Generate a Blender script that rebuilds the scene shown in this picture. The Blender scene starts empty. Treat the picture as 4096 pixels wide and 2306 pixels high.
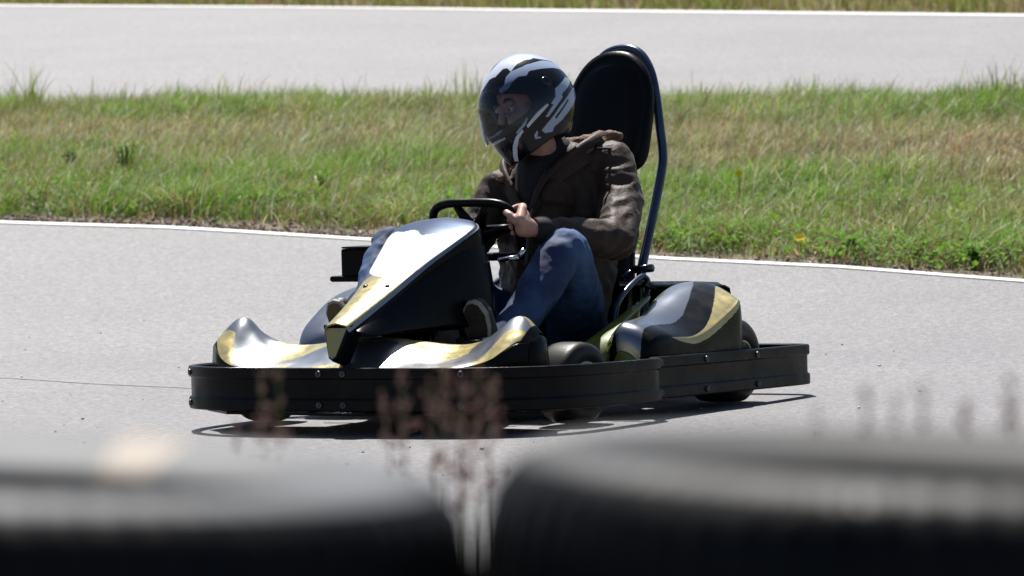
import bpy, bmesh, math, random
import numpy as np
from math import radians, sin, cos, pi, sqrt, atan2
from mathutils import Vector, Matrix, noise
random.seed(7); rng = np.random.default_rng(11)
S = bpy.context.scene
COL = S.collection

# ------------------------------------------------------------ camera
cam_d = bpy.data.cameras.new('camera'); cam = bpy.data.objects.new('camera', cam_d); COL.objects.link(cam)
cam_d.sensor_width = 36.0; cam_d.lens = 161.41; cam_d.clip_start = 0.3; cam_d.clip_end = 2000
FW = Vector((0.0, 0.9993818, -0.03515692)); RT = Vector((0.99961011, -0.00098164, -0.02790428)); UP = Vector((0.02792164, 0.03514322, 0.99899216))
cam.matrix_world = Matrix(((RT.x, UP.x, -FW.x, 0), (RT.y, UP.y, -FW.y, 0), (RT.z, UP.z, -FW.z, 0.95), (0, 0, 0, 1)))
cam_d.dof.use_dof = True; cam_d.dof.focus_distance = 15.3; cam_d.dof.aperture_fstop = 161.41/24.0
S.camera = cam
# ------------------------------------------------------------ sky, sun, exposure
SUN_EL, SUN_AZ = 60.0, -8.0        # degrees; azimuth measured from +Y towards +X
w = bpy.data.worlds.new('World'); S.world = w; w.use_nodes = True
nt = w.node_tree; sky = nt.nodes.new('ShaderNodeTexSky'); sky.sky_type = 'NISHITA'; sky.sun_disc = False
sky.sun_elevation = radians(SUN_EL); sky.sun_rotation = radians(SUN_AZ); sky.altitude = 100; sky.ozone_density = 1.2
bgn = nt.nodes['Background']; nt.links.new(sky.outputs[0], bgn.inputs[0]); bgn.inputs[1].default_value = 0.05
sd = bpy.data.lights.new('sun', 'SUN'); sd.energy = 5.0; sd.angle = radians(0.5); sd.color = (1.0, 0.965, 0.91)
sun = bpy.data.objects.new('sun', sd); COL.objects.link(sun); sun.location = (0, 10, 20)
sdir = Vector((sin(radians(SUN_AZ))*cos(radians(SUN_EL)), cos(radians(SUN_AZ))*cos(radians(SUN_EL)), sin(radians(SUN_EL))))
sun.rotation_euler = sdir.to_track_quat('Z', 'Y').to_euler()
S.view_settings.view_transform = 'Standard'; S.view_settings.look = 'None'; S.view_settings.exposure = 0.70; S.view_settings.gamma = 1
S.cycles.max_bounces = 8; S.cycles.transparent_max_bounces = 16

# ------------------------------------------------------------ materials
def mat(name, col=(0.5,)*3, rough=0.5, metal=0.0, coat=0.0, spec=0.5, noise_amt=0.0, noise_scale=30.0, bump=0.0, bump_scale=200.0, rough_var=0.0, col2=None, detail=5.0, sheen=0.0, bump_dist=0.002):
    m = bpy.data.materials.new(name); m.use_nodes = True; t = m.node_tree; b = t.nodes['Principled BSDF']
    b.inputs['Base Color'].default_value = (*col, 1); b.inputs['Roughness'].default_value = rough; b.inputs['Metallic'].default_value = metal
    b.inputs['Coat Weight'].default_value = coat; b.inputs['Coat Roughness'].default_value = 0.12; b.inputs['Specular IOR Level'].default_value = spec
    b.inputs['Sheen Weight'].default_value = sheen
    tc = t.nodes.new('ShaderNodeTexCoord')
    if noise_amt or col2 or rough_var:
        n = t.nodes.new('ShaderNodeTexNoise'); n.inputs['Scale'].default_value = noise_scale; n.inputs['Detail'].default_value = detail
        t.links.new(tc.outputs['Object'], n.inputs['Vector'])
        if noise_amt or col2:
            c2 = col2 or tuple(max(0, c*(1-noise_amt)) for c in col); c1 = col if col2 else tuple(c*(1+noise_amt) for c in col)
            r = t.nodes.new('ShaderNodeValToRGB'); r.color_ramp.elements[0].position = 0.36; r.color_ramp.elements[1].position = 0.64
            r.color_ramp.elements[0].color = (*c2, 1); r.color_ramp.elements[1].color = (*c1, 1)
            t.links.new(n.outputs['Fac'], r.inputs[0]); t.links.new(r.outputs[0], b.inputs['Base Color'])
        if rough_var:
            mr = t.nodes.new('ShaderNodeMapRange'); mr.inputs['From Min'].default_value = 0.35; mr.inputs['From Max'].default_value = 0.65
            mr.inputs['To Min'].default_value = rough - rough_var; mr.inputs['To Max'].default_value = rough + rough_var
            t.links.new(n.outputs['Fac'], mr.inputs[0]); t.links.new(mr.outputs[0], b.inputs['Roughness'])
    if bump:
        n2 = t.nodes.new('ShaderNodeTexNoise'); n2.inputs['Scale'].default_value = bump_scale; n2.inputs['Detail'].default_value = 4
        t.links.new(tc.outputs['Object'], n2.inputs['Vector'])
        bp = t.nodes.new('ShaderNodeBump'); bp.inputs['Strength'].default_value = bump; bp.inputs['Distance'].default_value = bump_dist
        t.links.new(n2.outputs['Fac'], bp.inputs['Height']); t.links.new(bp.outputs[0], b.inputs['Normal'])
    return m

M = {}
M['bumper'] = mat('bumper_plastic', (0.010, 0.0095, 0.009), 0.36, spec=0.13, rough_var=0.10, noise_scale=14, bump=0.25, bump_scale=300, col2=(0.0035, 0.0037, 0.0045), detail=9.0)
M['black'] = mat('black_plastic', (0.003, 0.0032, 0.004), 0.28, spec=0.12, rough_var=0.08, noise_scale=14, bump=0.12, bump_scale=300)
M['yellow'] = mat('worn_yellow_paint', (0.44, 0.35, 0.11), 0.34, metal=0.35, coat=0.3, noise_scale=30, col2=(0.38, 0.33, 0.17), rough_var=0.08, bump=0.05)
M['sheen'] = mat('painted_sky_sheen', (0.13, 0.17, 0.25), 0.20, metal=0.8, coat=0.3, noise_amt=0.05)  # blue-grey paints in the sky's reflection on the shield top
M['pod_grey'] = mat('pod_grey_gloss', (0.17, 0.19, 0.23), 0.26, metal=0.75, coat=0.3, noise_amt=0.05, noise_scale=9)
M['olive'] = mat('shaded_yellow_paint', (0.13, 0.15, 0.012), 0.4, coat=0.15, noise_amt=0.2, noise_scale=12)  # yellow bodywork with its shade put into the colour
M['silver'] = mat('silver_paint', (0.25, 0.265, 0.29), 0.30, metal=0.80, coat=0.25, noise_scale=9, rough_var=0.04, noise_amt=0.04)
M['white'] = mat('white_plate', (0.80, 0.81, 0.83), 0.22, coat=0.6, noise_amt=0.04, noise_scale=40)
M['chrome'] = mat('chrome_steel', (0.55, 0.56, 0.58), 0.22, metal=1.0, noise_amt=0.1)
M['tubeblue'] = mat('blue_black_tube', (0.030, 0.045, 0.085), 0.25, metal=0.4, coat=0.6, noise_amt=0.2)
M['steel'] = mat('dark_steel', (0.10, 0.10, 0.11), 0.40, metal=0.9, noise_amt=0.2)
M['rubber'] = mat('slick_rubber', (0.030, 0.027, 0.022), 0.42, spec=0.25, noise_amt=0.3, noise_scale=12, bump=0.2, bump_scale=150)
M['rim'] = mat('rim_alloy', (0.50, 0.44, 0.36), 0.35, metal=0.8, noise_amt=0.15)
M['seat'] = mat('black_vinyl', (0.003, 0.003, 0.0035), 0.34, spec=0.14, rough_var=0.06, noise_scale=20, bump=0.15, bump_scale=160)
M['pinkish'] = mat('faded_pink_mark', (0.62, 0.30, 0.33), 0.35)
M['jacket'] = mat('brown_jacket', (0.038, 0.022, 0.014), 0.60, spec=0.26, noise_amt=0.18, noise_scale=30, bump=0.5, bump_scale=90, sheen=0.06, bump_dist=0.004)
M['lining'] = mat('dark_knit', (0.012, 0.011, 0.012), 0.8, bump=0.5, bump_scale=250)
M['fur'] = mat('brown_collar', (0.15, 0.080, 0.045), 0.8, noise_amt=0.3, noise_scale=60, bump=0.6, bump_scale=120, bump_dist=0.006)
M['skin'] = mat('skin', (0.52, 0.29, 0.22), 0.5, noise_amt=0.08, noise_scale=30, bump=0.15, bump_scale=120)
M['shoe'] = mat('dark_shoe', (0.03, 0.027, 0.026), 0.55, noise_amt=0.2)
M['sole'] = mat('pale_sole', (0.26, 0.25, 0.235), 0.7, noise_amt=0.1)
M['hair'] = mat('dark_hair', (0.03, 0.018, 0.012), 0.6)
M['h_black'] = mat('helmet_black', (0.004, 0.0045, 0.007), 0.20, spec=0.35, coat=0.15)
M['h_white'] = mat('helmet_white', (0.62, 0.68, 0.78), 0.20, coat=0.8, noise_amt=0.05)
M['h_white_shade'] = mat('helmet_white_in_shade', (0.34, 0.42, 0.56), 0.25, coat=0.3)  # white bands in shade, the blue skylight put into the colour
M['h_inner'] = mat('helmet_padding', (0.02, 0.02, 0.024), 0.9)
M['bark'] = mat('black_tyre', (0.006, 0.0063, 0.007), 0.48, spec=0.12, noise_amt=0.35, noise_scale=7, rough_var=0.12, bump=0.5, bump_scale=45, bump_dist=0.004)
M['dusty'] = mat('dusty_tyre_sidewall', (0.13, 0.135, 0.14), 0.48, noise_scale=6, col2=(0.05, 0.052, 0.055), rough_var=0.1, bump=0.4, bump_scale=60)
M['cream'] = mat('cream_paint_patch', (0.27, 0.22, 0.165), 0.65, noise_amt=0.1)
M['yel_flower'] = mat('yellow_petal', (0.90, 0.72, 0.02), 0.6)
M['line'] = mat('white_line_paint', (0.72, 0.72, 0.70), 0.6, noise_amt=0.12, noise_scale=25, bump=0.3, bump_scale=120)
M['stone'] = mat('pebble', (0.24, 0.175, 0.145), 0.85, noise_amt=0.3, noise_scale=30)

def jeans_mat():
    m = mat('blue_jeans', (0.040, 0.100, 0.230), 0.75, noise_scale=6, col2=(0.008, 0.024, 0.080), bump=0.5, bump_scale=300)
    return m
M['jeans'] = jeans_mat()

def visor_mat():
    m = bpy.data.materials.new('clear_visor'); m.use_nodes = True; t = m.node_tree; b = t.nodes['Principled BSDF']; o = t.nodes['Material Output']
    gl = t.nodes.new('ShaderNodeBsdfGlossy'); gl.inputs['Roughness'].default_value = 0.06; gl.inputs['Color'].default_value = (1, 1, 1, 1)
    tr = t.nodes.new('ShaderNodeBsdfTransparent'); tr.inputs['Color'].default_value = (0.60, 0.62, 0.70, 1)
    fr = t.nodes.new('ShaderNodeFresnel'); fr.inputs['IOR'].default_value = 1.5
    mx = t.nodes.new('ShaderNodeMixShader'); t.links.new(fr.outputs[0], mx.inputs[0]); t.links.new(tr.outputs[0], mx.inputs[1]); t.links.new(gl.outputs[0], mx.inputs[2])
    t.links.new(mx.outputs[0], o.inputs[0]); t.nodes.remove(b); return m
M['visor'] = visor_mat()

def asphalt_mat():
    m = bpy.data.materials.new('asphalt'); m.use_nodes = True; t = m.node_tree; b = t.nodes['Principled BSDF']; L = t.links.new
    tc = t.nodes.new('ShaderNodeTexCoord')
    def nz(sc, det=3, rough=0.6):
        n = t.nodes.new('ShaderNodeTexNoise'); n.inputs['Scale'].default_value = sc; n.inputs['Detail'].default_value = det; n.inputs['Roughness'].default_value = rough
        L(tc.outputs['Object'], n.inputs['Vector']); return n
    def ramp(src, a, bcol, p0, p1):
        r = t.nodes.new('ShaderNodeValToRGB'); r.color_ramp.elements[0].position = p0; r.color_ramp.elements[1].position = p1
        r.color_ramp.elements[0].color = (*a, 1); r.color_ramp.elements[1].color = (*bcol, 1); L(src, r.inputs[0]); return r
    v = t.nodes.new('ShaderNodeTexVoronoi'); v.inputs['Scale'].default_value = 75; L(tc.outputs['Object'], v.inputs['Vector'])
    g = ramp(v.outputs['Color'], (0.105, 0.101, 0.106), (0.20, 0.193, 0.198), 0.1, 0.9)
    big = ramp(nz(0.7, 5).outputs['Fac'], (0.84, 0.84, 0.85), (1.04, 1.04, 1.04), 0.3, 0.7)
    mx = t.nodes.new('ShaderNodeMix'); mx.data_type = 'RGBA'; mx.blend_type = 'MULTIPLY'; mx.inputs['Factor'].default_value = 1
    L(g.outputs[0], mx.inputs['A']); L(big.outputs[0], mx.inputs['B'])
    fine = ramp(nz(30, 8, 0.9).outputs['Fac'], (0.40, 0.39, 0.41), (1.42, 1.42, 1.42), 0.36, 0.64)
    m2 = t.nodes.new('ShaderNodeMix'); m2.data_type = 'RGBA'; m2.blend_type = 'MULTIPLY'; m2.inputs['Factor'].default_value = 1
    L(mx.outputs['Result'], m2.inputs['A']); L(fine.outputs[0], m2.inputs['B']); L(m2.outputs['Result'], b.inputs['Base Color'])
    b.inputs['Roughness'].default_value = 0.62; b.inputs['Specular IOR Level'].default_value = 0.5
    bp = t.nodes.new('ShaderNodeBump'); bp.inputs['Strength'].default_value = 0.7; bp.inputs['Distance'].default_value = 0.004
    L(v.outputs['Distance'], bp.inputs['Height']); L(bp.outputs[0], b.inputs['Normal'])
    return m
M['asphalt'] = asphalt_mat()

def leaf_mat(name, attr=True, col=(0.1, 0.16, 0.03), rough=0.45, transl=0.45):
    m = bpy.data.materials.new(name); m.use_nodes = True; t = m.node_tree; b = t.nodes['Principled BSDF']; o = t.nodes['Material Output']; L = t.links.new
    tl = t.nodes.new('ShaderNodeBsdfTranslucent'); mx = t.nodes.new('ShaderNodeMixShader'); mx.inputs[0].default_value = transl
    if attr:
        a = t.nodes.new('ShaderNodeAttribute'); a.attribute_name = 'Col'; L(a.outputs['Color'], b.inputs['Base Color']); L(a.outputs['Color'], tl.inputs['Color'])
    else:
        n = t.nodes.new('ShaderNodeTexNoise'); n.inputs['Scale'].default_value = 25
        r = t.nodes.new('ShaderNodeValToRGB'); r.color_ramp.elements[0].color = (*[c*0.7 for c in col], 1); r.color_ramp.elements[1].color = (*[c*1.25 for c in col], 1)
        L(n.outputs['Fac'], r.inputs[0]); L(r.outputs[0], b.inputs['Base Color']); L(r.outputs[0], tl.inputs['Color'])
    b.inputs['Roughness'].default_value = rough; b.inputs['Specular IOR Level'].default_value = 0.4
    L(b.outputs[0], mx.inputs[1]); L(tl.outputs[0], mx.inputs[2]); L(mx.outputs[0], o.inputs[0]); return m
M['grass'] = leaf_mat('grass_blades'); M['cover'] = leaf_mat('broad_leaves', True, rough=0.8); M['weed'] = leaf_mat('weed_leaves', False, (0.16, 0.30, 0.04), 0.6, 0.6); M['stalk'] = leaf_mat('dry_stalk', False, (0.20, 0.29, 0.09), 0.6, 0.2)
M['seed'] = leaf_mat('seed_head', False, (0.44, 0.29, 0.26), 0.7, 0.5)

def soil_mat():
    m = mat('soil', (0.20, 0.15, 0.11), 0.9, noise_scale=9, col2=(0.08, 0.075, 0.04), bump=1.0, bump_scale=35, bump_dist=0.02)
    return m
M['soil'] = soil_mat()

# ------------------------------------------------------------ object helpers
def tag(o, label=None, cat=None, group=None, kind=None):
    if label: o['label'] = label
    if cat: o['category'] = cat
    if group: o['group'] = group
    if kind: o['kind'] = kind
    return o
def empty(name, loc, rz=0.0, label=None, cat=None, group=None):
    e = bpy.data.objects.new(name, None); COL.objects.link(e); e.location = loc; e.rotation_euler = (0, 0, rz); e.empty_display_size = 0.1
    return tag(e, label, cat, group)
def mesh(name, verts, faces, mats, parent=None, fm=None, smooth=True, sub=0, solid=0, offset=0.0, bevel=0, recalc=True, off=None):
    me = bpy.data.meshes.new(name); me.from_pydata([tuple(v) for v in verts], [], [tuple(f) for f in faces])
    if not isinstance(mats, (list, tuple)): mats = [mats]
    for m in mats: me.materials.append(m)
    if fm is not None: me.polygons.foreach_set('material_index', fm)
    if smooth: me.polygons.foreach_set('use_smooth', [True]*len(me.polygons))
    if recalc:
        bm = bmesh.new(); bm.from_mesh(me); bmesh.ops.recalc_face_normals(bm, faces=bm.faces); bm.to_mesh(me); bm.free()
    me.update()
    o = bpy.data.objects.new(name, me); COL.objects.link(o); o.parent = parent
    if off is not None: o.location = off
    if solid: s = o.modifiers.new('solid', 'SOLIDIFY'); s.thickness = solid; s.offset = offset
    if bevel: b = o.modifiers.new('bevel', 'BEVEL'); b.width = bevel; b.segments = 2; b.limit_method = 'ANGLE'
    if sub: s = o.modifiers.new('sub', 'SUBSURF'); s.levels = sub; s.render_levels = sub
    return o
class MB:
    def __init__(s): s.v = []; s.f = []; s.m = []
    def add(s, v, f, mi=0):
        b = len(s.v); s.v += [tuple(p) for p in v]; s.f += [tuple(b+i for i in q) for q in f]; s.m += [mi]*len(f); return s
    def box(s, c, d, rot=None, mi=0):
        vs = [Vector((x*d[0]/2, y*d[1]/2, z*d[2]/2)) for x in (-1, 1) for y in (-1, 1) for z in (-1, 1)]
        if rot is not None: vs = [rot @ p for p in vs]
        return s.add([p+Vector(c) for p in vs], [(0,1,3,2),(4,6,7,5),(0,4,5,1),(2,3,7,6),(0,2,6,4),(1,5,7,3)], mi)
    def tube(s, path, r, n=10, closed=False, mi=0, cap=True):
        v, f = tube_geo(path, r, n, closed, cap); return s.add(v, f, mi)
    def lathe(s, prof, c, axis=(0,1,0), n=32, mi=0, closed=False):
        v, f = lathe_geo(prof, c, axis, n, closed); return s.add(v, f, mi)
    def sphere(s, c, r, n=12, mi=0, sc=(1,1,1), rot=None):
        vs = []; fs = []
        for i in range(n+1):
            th = pi*i/n
            for j in range(2*n):
                p = Vector((sin(th)*cos(pi*j/n)*r*sc[0], sin(th)*sin(pi*j/n)*r*sc[1], cos(th)*r*sc[2]))
                if rot is not None: p = rot @ p
                vs.append(p+Vector(c))
        for i in range(n):
            for j in range(2*n):
                a = i*2*n+j; b = i*2*n+(j+1) % (2*n)
                if i == 0: fs.append((a, a+2*n, b+2*n))
                elif i == n-1: fs.append((a, a+2*n, b))
                else: fs.append((a, a+2*n, b+2*n, b))
        return s.add(vs, fs, mi)
    def obj(s, name, mats, parent=None, **k): return mesh(name, s.v, s.f, mats, parent, fm=s.m, **k)
def smooth_path(pts, n=6, closed=False):
    P = [Vector(p) for p in pts]; out = []; N = len(P); rngi = range(N if closed else N-1)
    for i in rngi:
        p0 = P[(i-1) % N] if closed or i > 0 else P[0]; p1 = P[i]; p2 = P[(i+1) % N]; p3 = P[(i+2) % N] if closed or i+2 < N else P[-1]
        for k in range(n):
            t = k/n; out.append(0.5*((2*p1)+(-p0+p2)*t+(2*p0-5*p1+4*p2-p3)*t*t+(-p0+3*p1-3*p2+p3)*t**3))
    if not closed: out.append(P[-1])
    return out
def tube_geo(path, r, n=10, closed=False, cap=True):
    P = [Vector(p) for p in path]; N = len(P); R = r if isinstance(r, (list, tuple)) else [r]*N
    T = [(P[(i+1) % N]-P[(i-1) % N]).normalized() if closed or 0 < i < N-1 else (P[1]-P[0] if i == 0 else P[-1]-P[-2]).normalized() for i in range(N)]
    u = T[0].orthogonal().normalized(); v = []; f = []
    for i in range(N):
        u = (u - T[i]*u.dot(T[i])).normalized(); q = T[i].cross(u)
        for j in range(n): a = 2*pi*j/n; v.append(P[i]+(u*cos(a)+q*sin(a))*R[i])
    for i in range(N if closed else N-1):
        for j in range(n): a = i*n+j; b = i*n+(j+1) % n; c = ((i+1) % N)*n; f.append((a, b, c+(j+1) % n, c+j))
    if cap and not closed: f.append(tuple(range(n))[::-1]); f.append(tuple((N-1)*n+j for j in range(n)))
    return v, f
def lathe_geo(prof, c, axis, n=32, closed=False):
    ax = Vector(axis).normalized(); u = ax.orthogonal().normalized(); q = ax.cross(u); c = Vector(c); v = []; f = []; K = len(prof)
    for j in range(n):
        a = 2*pi*j/n; d = u*cos(a)+q*sin(a)
        for (h, r) in prof: v.append(c+ax*h+d*r)
    for j in range(n):
        for i in range(K if closed else K-1):
            i2 = (i+1) % K; f.append((j*K+i, j*K+i2, ((j+1) % n)*K+i2, ((j+1) % n)*K+i))
    return v, f
def loft(secs, closed=False):
    n = len(secs[0]); v = [Vector(p) for s in secs for p in s]; f = []
    for i in range(len(secs)-1):
        for j in range(n if closed else n-1): f.append((i*n+j, i*n+(j+1) % n, (i+1)*n+(j+1) % n, (i+1)*n+j))
    return v, f
def interp(xs, ys, x):
    return float(np.interp(x, xs, ys))
def bake(o):
    dg = bpy.context.evaluated_depsgraph_get(); me = bpy.data.meshes.new_from_object(o.evaluated_get(dg)); o.modifiers.clear(); old = o.data; o.data = me
    bpy.data.meshes.remove(old); return o
def copy_tree(o, parent=None):
    c = o.copy(); COL.objects.link(c); c.parent = parent
    for ch in list(o.children): copy_tree(ch, c)
    return c

# ------------------------------------------------------------ terrain
TY = np.array([-60, 16.4, 18.5, 20, 22, 24, 26.5, 29, 33, 38, 44, 60, 120, 400]); TZ = np.array([0, 0, 0.06, 0.16, 0.35, 0.57, 0.84, 1.09, 1.48, 1.92, 2.36, 3.2, 5.0, 9.0])
YY = np.linspace(-60, 400, 4601); ZZ = np.interp(YY, TY, TZ)
kk = np.ones(13)/13; ZZ = np.convolve(np.pad(ZZ, 6, 'edge'), kk, 'valid')
def tz(y): return np.interp(y, YY, ZZ)
# plan lines (X -> Y): edge of the near track, near edge of the far track, far edge of the far track
NEAR = np.array([(-60, 38), (-9, 26.6), (-5, 25.0), (-2.63, 23.69), (-1.68, 23.28), (-0.7, 22.63), (0.03, 22.16), (0.63, 21.68), (1.49, 21.15), (2.28, 20.45), (5, 17.9), (9, 13.5), (60, -40)])
MID = np.array([(-60, 40), (-9, 30.3), (-3.24, 29.38), (0.03, 28.76), (3.14, 27.96), (9, 25.8), (60, 6)])
FAR = np.array([(-60, 75), (-12, 47), (-4.54, 41.45), (-1.94, 39.61), (0.06, 37.99), (2.01, 36.78), (4.02, 35.55), (12, 31.0), (60, 12)])
def near_y(x): return np.interp(x, NEAR[:, 0], NEAR[:, 1])
def mid_y(x): return np.interp(x, MID[:, 0], MID[:, 1])
def far_y(x): return np.interp(x, FAR[:, 0], FAR[:, 1])

def sheet(name, xs, y0f, y1f, rows, dz, m, kind='structure', jitter=0.0):
    v = []; f = []
    for x in xs:
        a, b = float(y0f(x)), float(y1f(x))
        for t in rows:
            y = a+(b-a)*t; v.append((x, y, float(tz(y))+dz+(random.uniform(-1, 1)*jitter)))
    n = len(rows)
    for i in range(len(xs)-1):
        for j in range(n-1): f.append((i*n+j, (i+1)*n+j, (i+1)*n+j+1, i*n+j+1))
    return tag(mesh(name, v, f, m, recalc=False), kind=kind)
def fine(a, b, n): return [a+(b-a)*i/n for i in range(n+1)]
XS = fine(-60, -10, 10)[:-1]+fine(-10, 10, 80)+fine(10, 60, 10)[1:]
def cl(fn, lo): return lambda x: max(float(fn(x)), lo)
# soil below everything
gy = sorted(set(fine(-60, 16, 12)+fine(16, 60, 220)+fine(60, 400, 30)))
vv = []; ff = []; gx = [-300, -120]+XS+[120, 300]
for x in gx:
    for y in gy: vv.append((x, y, float(tz(y))-0.012))
n = len(gy)
for i in range(len(gx)-1):
    for j in range(n-1): ff.append((i*n+j, (i+1)*n+j, (i+1)*n+j+1, i*n+j+1))
tag(mesh('ground', vv, ff, M['soil'], recalc=False), kind='structure')
rowsA = fine(0, 1, 260)
sheet('near_track', XS, lambda x: -20.0, lambda x: max(float(near_y(x)), 2.0), rowsA, 0.0, M['asphalt'])
sheet('far_track', XS, lambda x: float(mid_y(x)), lambda x: float(far_y(x)), fine(0, 1, 120), 0.0, M['asphalt'])
sheet('near_edge_line', XS, lambda x: float(near_y(x))-0.11, lambda x: float(near_y(x))-0.02, [0, .5, 1], 0.005, M['line'])
sheet('far_edge_line', XS, lambda x: float(far_y(x))-0.26, lambda x: float(far_y(x))-0.03, [0, .5, 1], 0.005, M['line'])
# darker seam lines in the asphalt
M['seam'] = mat('asphalt_seam', (0.190, 0.184, 0.190), 0.62, noise_amt=0.25, noise_scale=30)
sheet('asphalt_seam', fine(-9, -1.15, 60), lambda x: 16.95-(x+1.23)*1.33*0.7+0.02*sin(x*9), lambda x: 16.97-(x+1.23)*1.33*0.7+0.02*sin(x*9), [0, 1], 0.004, M['seam'])

# ---- soil lumps and pebbles along the verge (uncountable)
def pebbles(name, pts, rlo, rhi, m):
    base = bmesh.new(); bmesh.ops.create_icosphere(base, subdivisions=1, radius=1); bv = np.array([v.co[:] for v in base.verts]); bf = np.array([[v.index for v in f.verts] for f in base.faces]); base.free()
    V = []; F = []
    for i, (x, y) in enumerate(pts):
        r = rng.uniform(rlo, rhi)**1.0; s = rng.uniform(0.6, 1.2, 3)*r; a = rng.uniform(0, 6.28); c, sn = cos(a), sin(a)
        p = bv*s*(1+rng.uniform(-0.18, 0.18, (len(bv), 1))); p = p @ np.array([[c, sn, 0], [-sn, c, 0], [0, 0, 1]])
        V.append(p+np.array([x, y, tz(y)+r*0.25])); F.append(bf+i*len(bv))
    V = np.concatenate(V); F = np.concatenate(F); return tag(mesh(name, V.tolist(), F.tolist(), m, smooth=False, recalc=False), kind='stuff')
pp = []
for i in range(1900):
    x = rng.uniform(-4.2, 3.2)
    if x > -0.3 and rng.uniform() < 0.75: continue
    pp.append((x, float(near_y(x))+abs(rng.normal(0, 0.16))+0.01))
tag(pebbles('verge_gravel', pp, 0.003, 0.014, M['stone']), 'small stones and dirt crumbs along the grass edge')
pp = [(rng.uniform(-4.5, 4.5), 0) for i in range(70)]; pp = [(x, rng.uniform(29.5, 35.5)) for x, _ in pp]+[(rng.uniform(-2.5, 2.5), rng.uniform(12.5, 20)) for i in range(90)]
M['glint_stone'] = mat('glint_pebble', (0.42, 0.41, 0.40), 0.5)  # pale colour painted in for the light glints on the asphalt
tag(pebbles('loose_gravel', pp, 0.0025, 0.007, M['glint_stone']), 'scattered loose pebbles on the asphalt, coloured pale as glints')

# ---- grass: blades as one mesh of thin bent strips
def blades(name, X, Y, Hh, Wd, col, lean_dir, lean_amt, label, seed=0):
    N = len(X); Z = tz(Y)-0.01; ang = rng.uniform(0, 2*pi, N)
    dx = np.cos(ang)*Wd/2; dy = np.sin(ang)*Wd/2
    lx = lean_amt*Hh*np.cos(lean_dir); ly = lean_amt*Hh*np.sin(lean_dir)
    ts = [0, 0.4, 0.75, 1.0]; ws = [1.0, 0.85, 0.55, 0.08]
    V = np.zeros((N, 8, 3))
    for k in range(4):
        t = ts[k]; cx = X+lx*t**2; cy = Y+ly*t**2; cz = Z+Hh*t*(1-0.25*np.minimum(lean_amt, 1.2)*t)
        V[:, 2*k, 0] = cx-dx*ws[k]; V[:, 2*k, 1] = cy-dy*ws[k]; V[:, 2*k, 2] = cz
        V[:, 2*k+1, 0] = cx+dx*ws[k]; V[:, 2*k+1, 1] = cy+dy*ws[k]; V[:, 2*k+1, 2] = cz
    b = np.arange(N)[:, None]*8; q = np.concatenate([b+np.array([[2*k, 2*k+1, 2*k+3, 2*k+2]]) for k in range(3)], 1).reshape(-1)
    me = bpy.data.meshes.new(name); me.vertices.add(N*8); me.vertices.foreach_set('co', V.reshape(-1)); me.loops.add(len(q)); me.loops.foreach_set('vertex_index', q.astype(np.int32))
    nf = N*3; me.polygons.add(nf); me.polygons.foreach_set('loop_start', np.arange(nf, dtype=np.int32)*4); me.polygons.foreach_set('loop_total', np.full(nf, 4, dtype=np.int32))
    me.update(calc_edges=True); me.materials.append(M['grass'])
    a = me.color_attributes.new('Col', 'FLOAT_COLOR', 'POINT'); C = np.ones((N, 8, 4)); C[:, :, :3] = col[:, None, :]
    a.data.foreach_set('color', C.reshape(-1).astype(np.float32))
    o = bpy.data.objects.new(name, me); COL.objects.link(o); return tag(o, label, kind='stuff')
def vnoise(x, y, s, seed):
    return np.array([noise.noise(Vector((float(a)*s, float(b)*s, seed))) for a, b in zip(x, y)])
PAL = dict(green=(0.205, 0.275, 0.045), lush=(0.160, 0.310, 0.028), olive=(0.29, 0.30, 0.09), straw=(0.48, 0.43, 0.26), brown=(0.33, 0.215, 0.12), pale=(0.42, 0.45, 0.32), dark=(0.05, 0.09, 0.02))
def grass_field(n, xr, fy0, fy1, dens_edge=True):
    X = rng.uniform(xr[0], xr[1], n); t = rng.uniform(0, 1, n); Y0 = fy0(X); Y1 = fy1(X); Y = Y0+(Y1-Y0)*t
    n1 = vnoise(X, Y, 0.9, 1.0); n2 = vnoise(X, Y, 2.6, 5.0); n3 = vnoise(X*0.5, Y, 1.6, 9.0)
    return X, Y, t, n1, n2, n3
X, Y, t, n1, n2, n3 = grass_field(330000, (-4.3, 4.3), lambda x: near_y(x)+0.03, lambda x: mid_y(x)+0.05)
bare = np.where(X < -0.2, 0.042, 0.010)+0.035*n2+0.02*n3       # trodden dirt strip, wide only on the left
pk = np.clip((t-bare)/0.05, 0.06, 1); keep = rng.uniform(0, 1, len(X)) < pk; keep &= ~((n2 < -0.30) & (rng.uniform(0, 1, len(X)) < 0.4))
X, Y, t, n1, n2, n3 = [a[keep] for a in (X, Y, t, n1, n2, n3)]
N = len(X); u = rng.uniform(0, 1, N)
n4 = vnoise(X, Y*1.0, 0.55, 21.0); n5 = vnoise(X, Y, 5.5, 33.0)
sc = np.clip(0.35+t*9, 0.35, 1)
Hh = (0.045+0.095*rng.uniform(0, 1, N)**1.5+0.07*np.clip(n1+0.2, 0, 1)+0.06*np.clip(n5, 0, 1)+0.04*(t > 0.85))*sc*(1+0.5*n2); Wd = rng.uniform(0.003, 0.0065, N)*(1+0.9*(u > 0.90))
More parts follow.
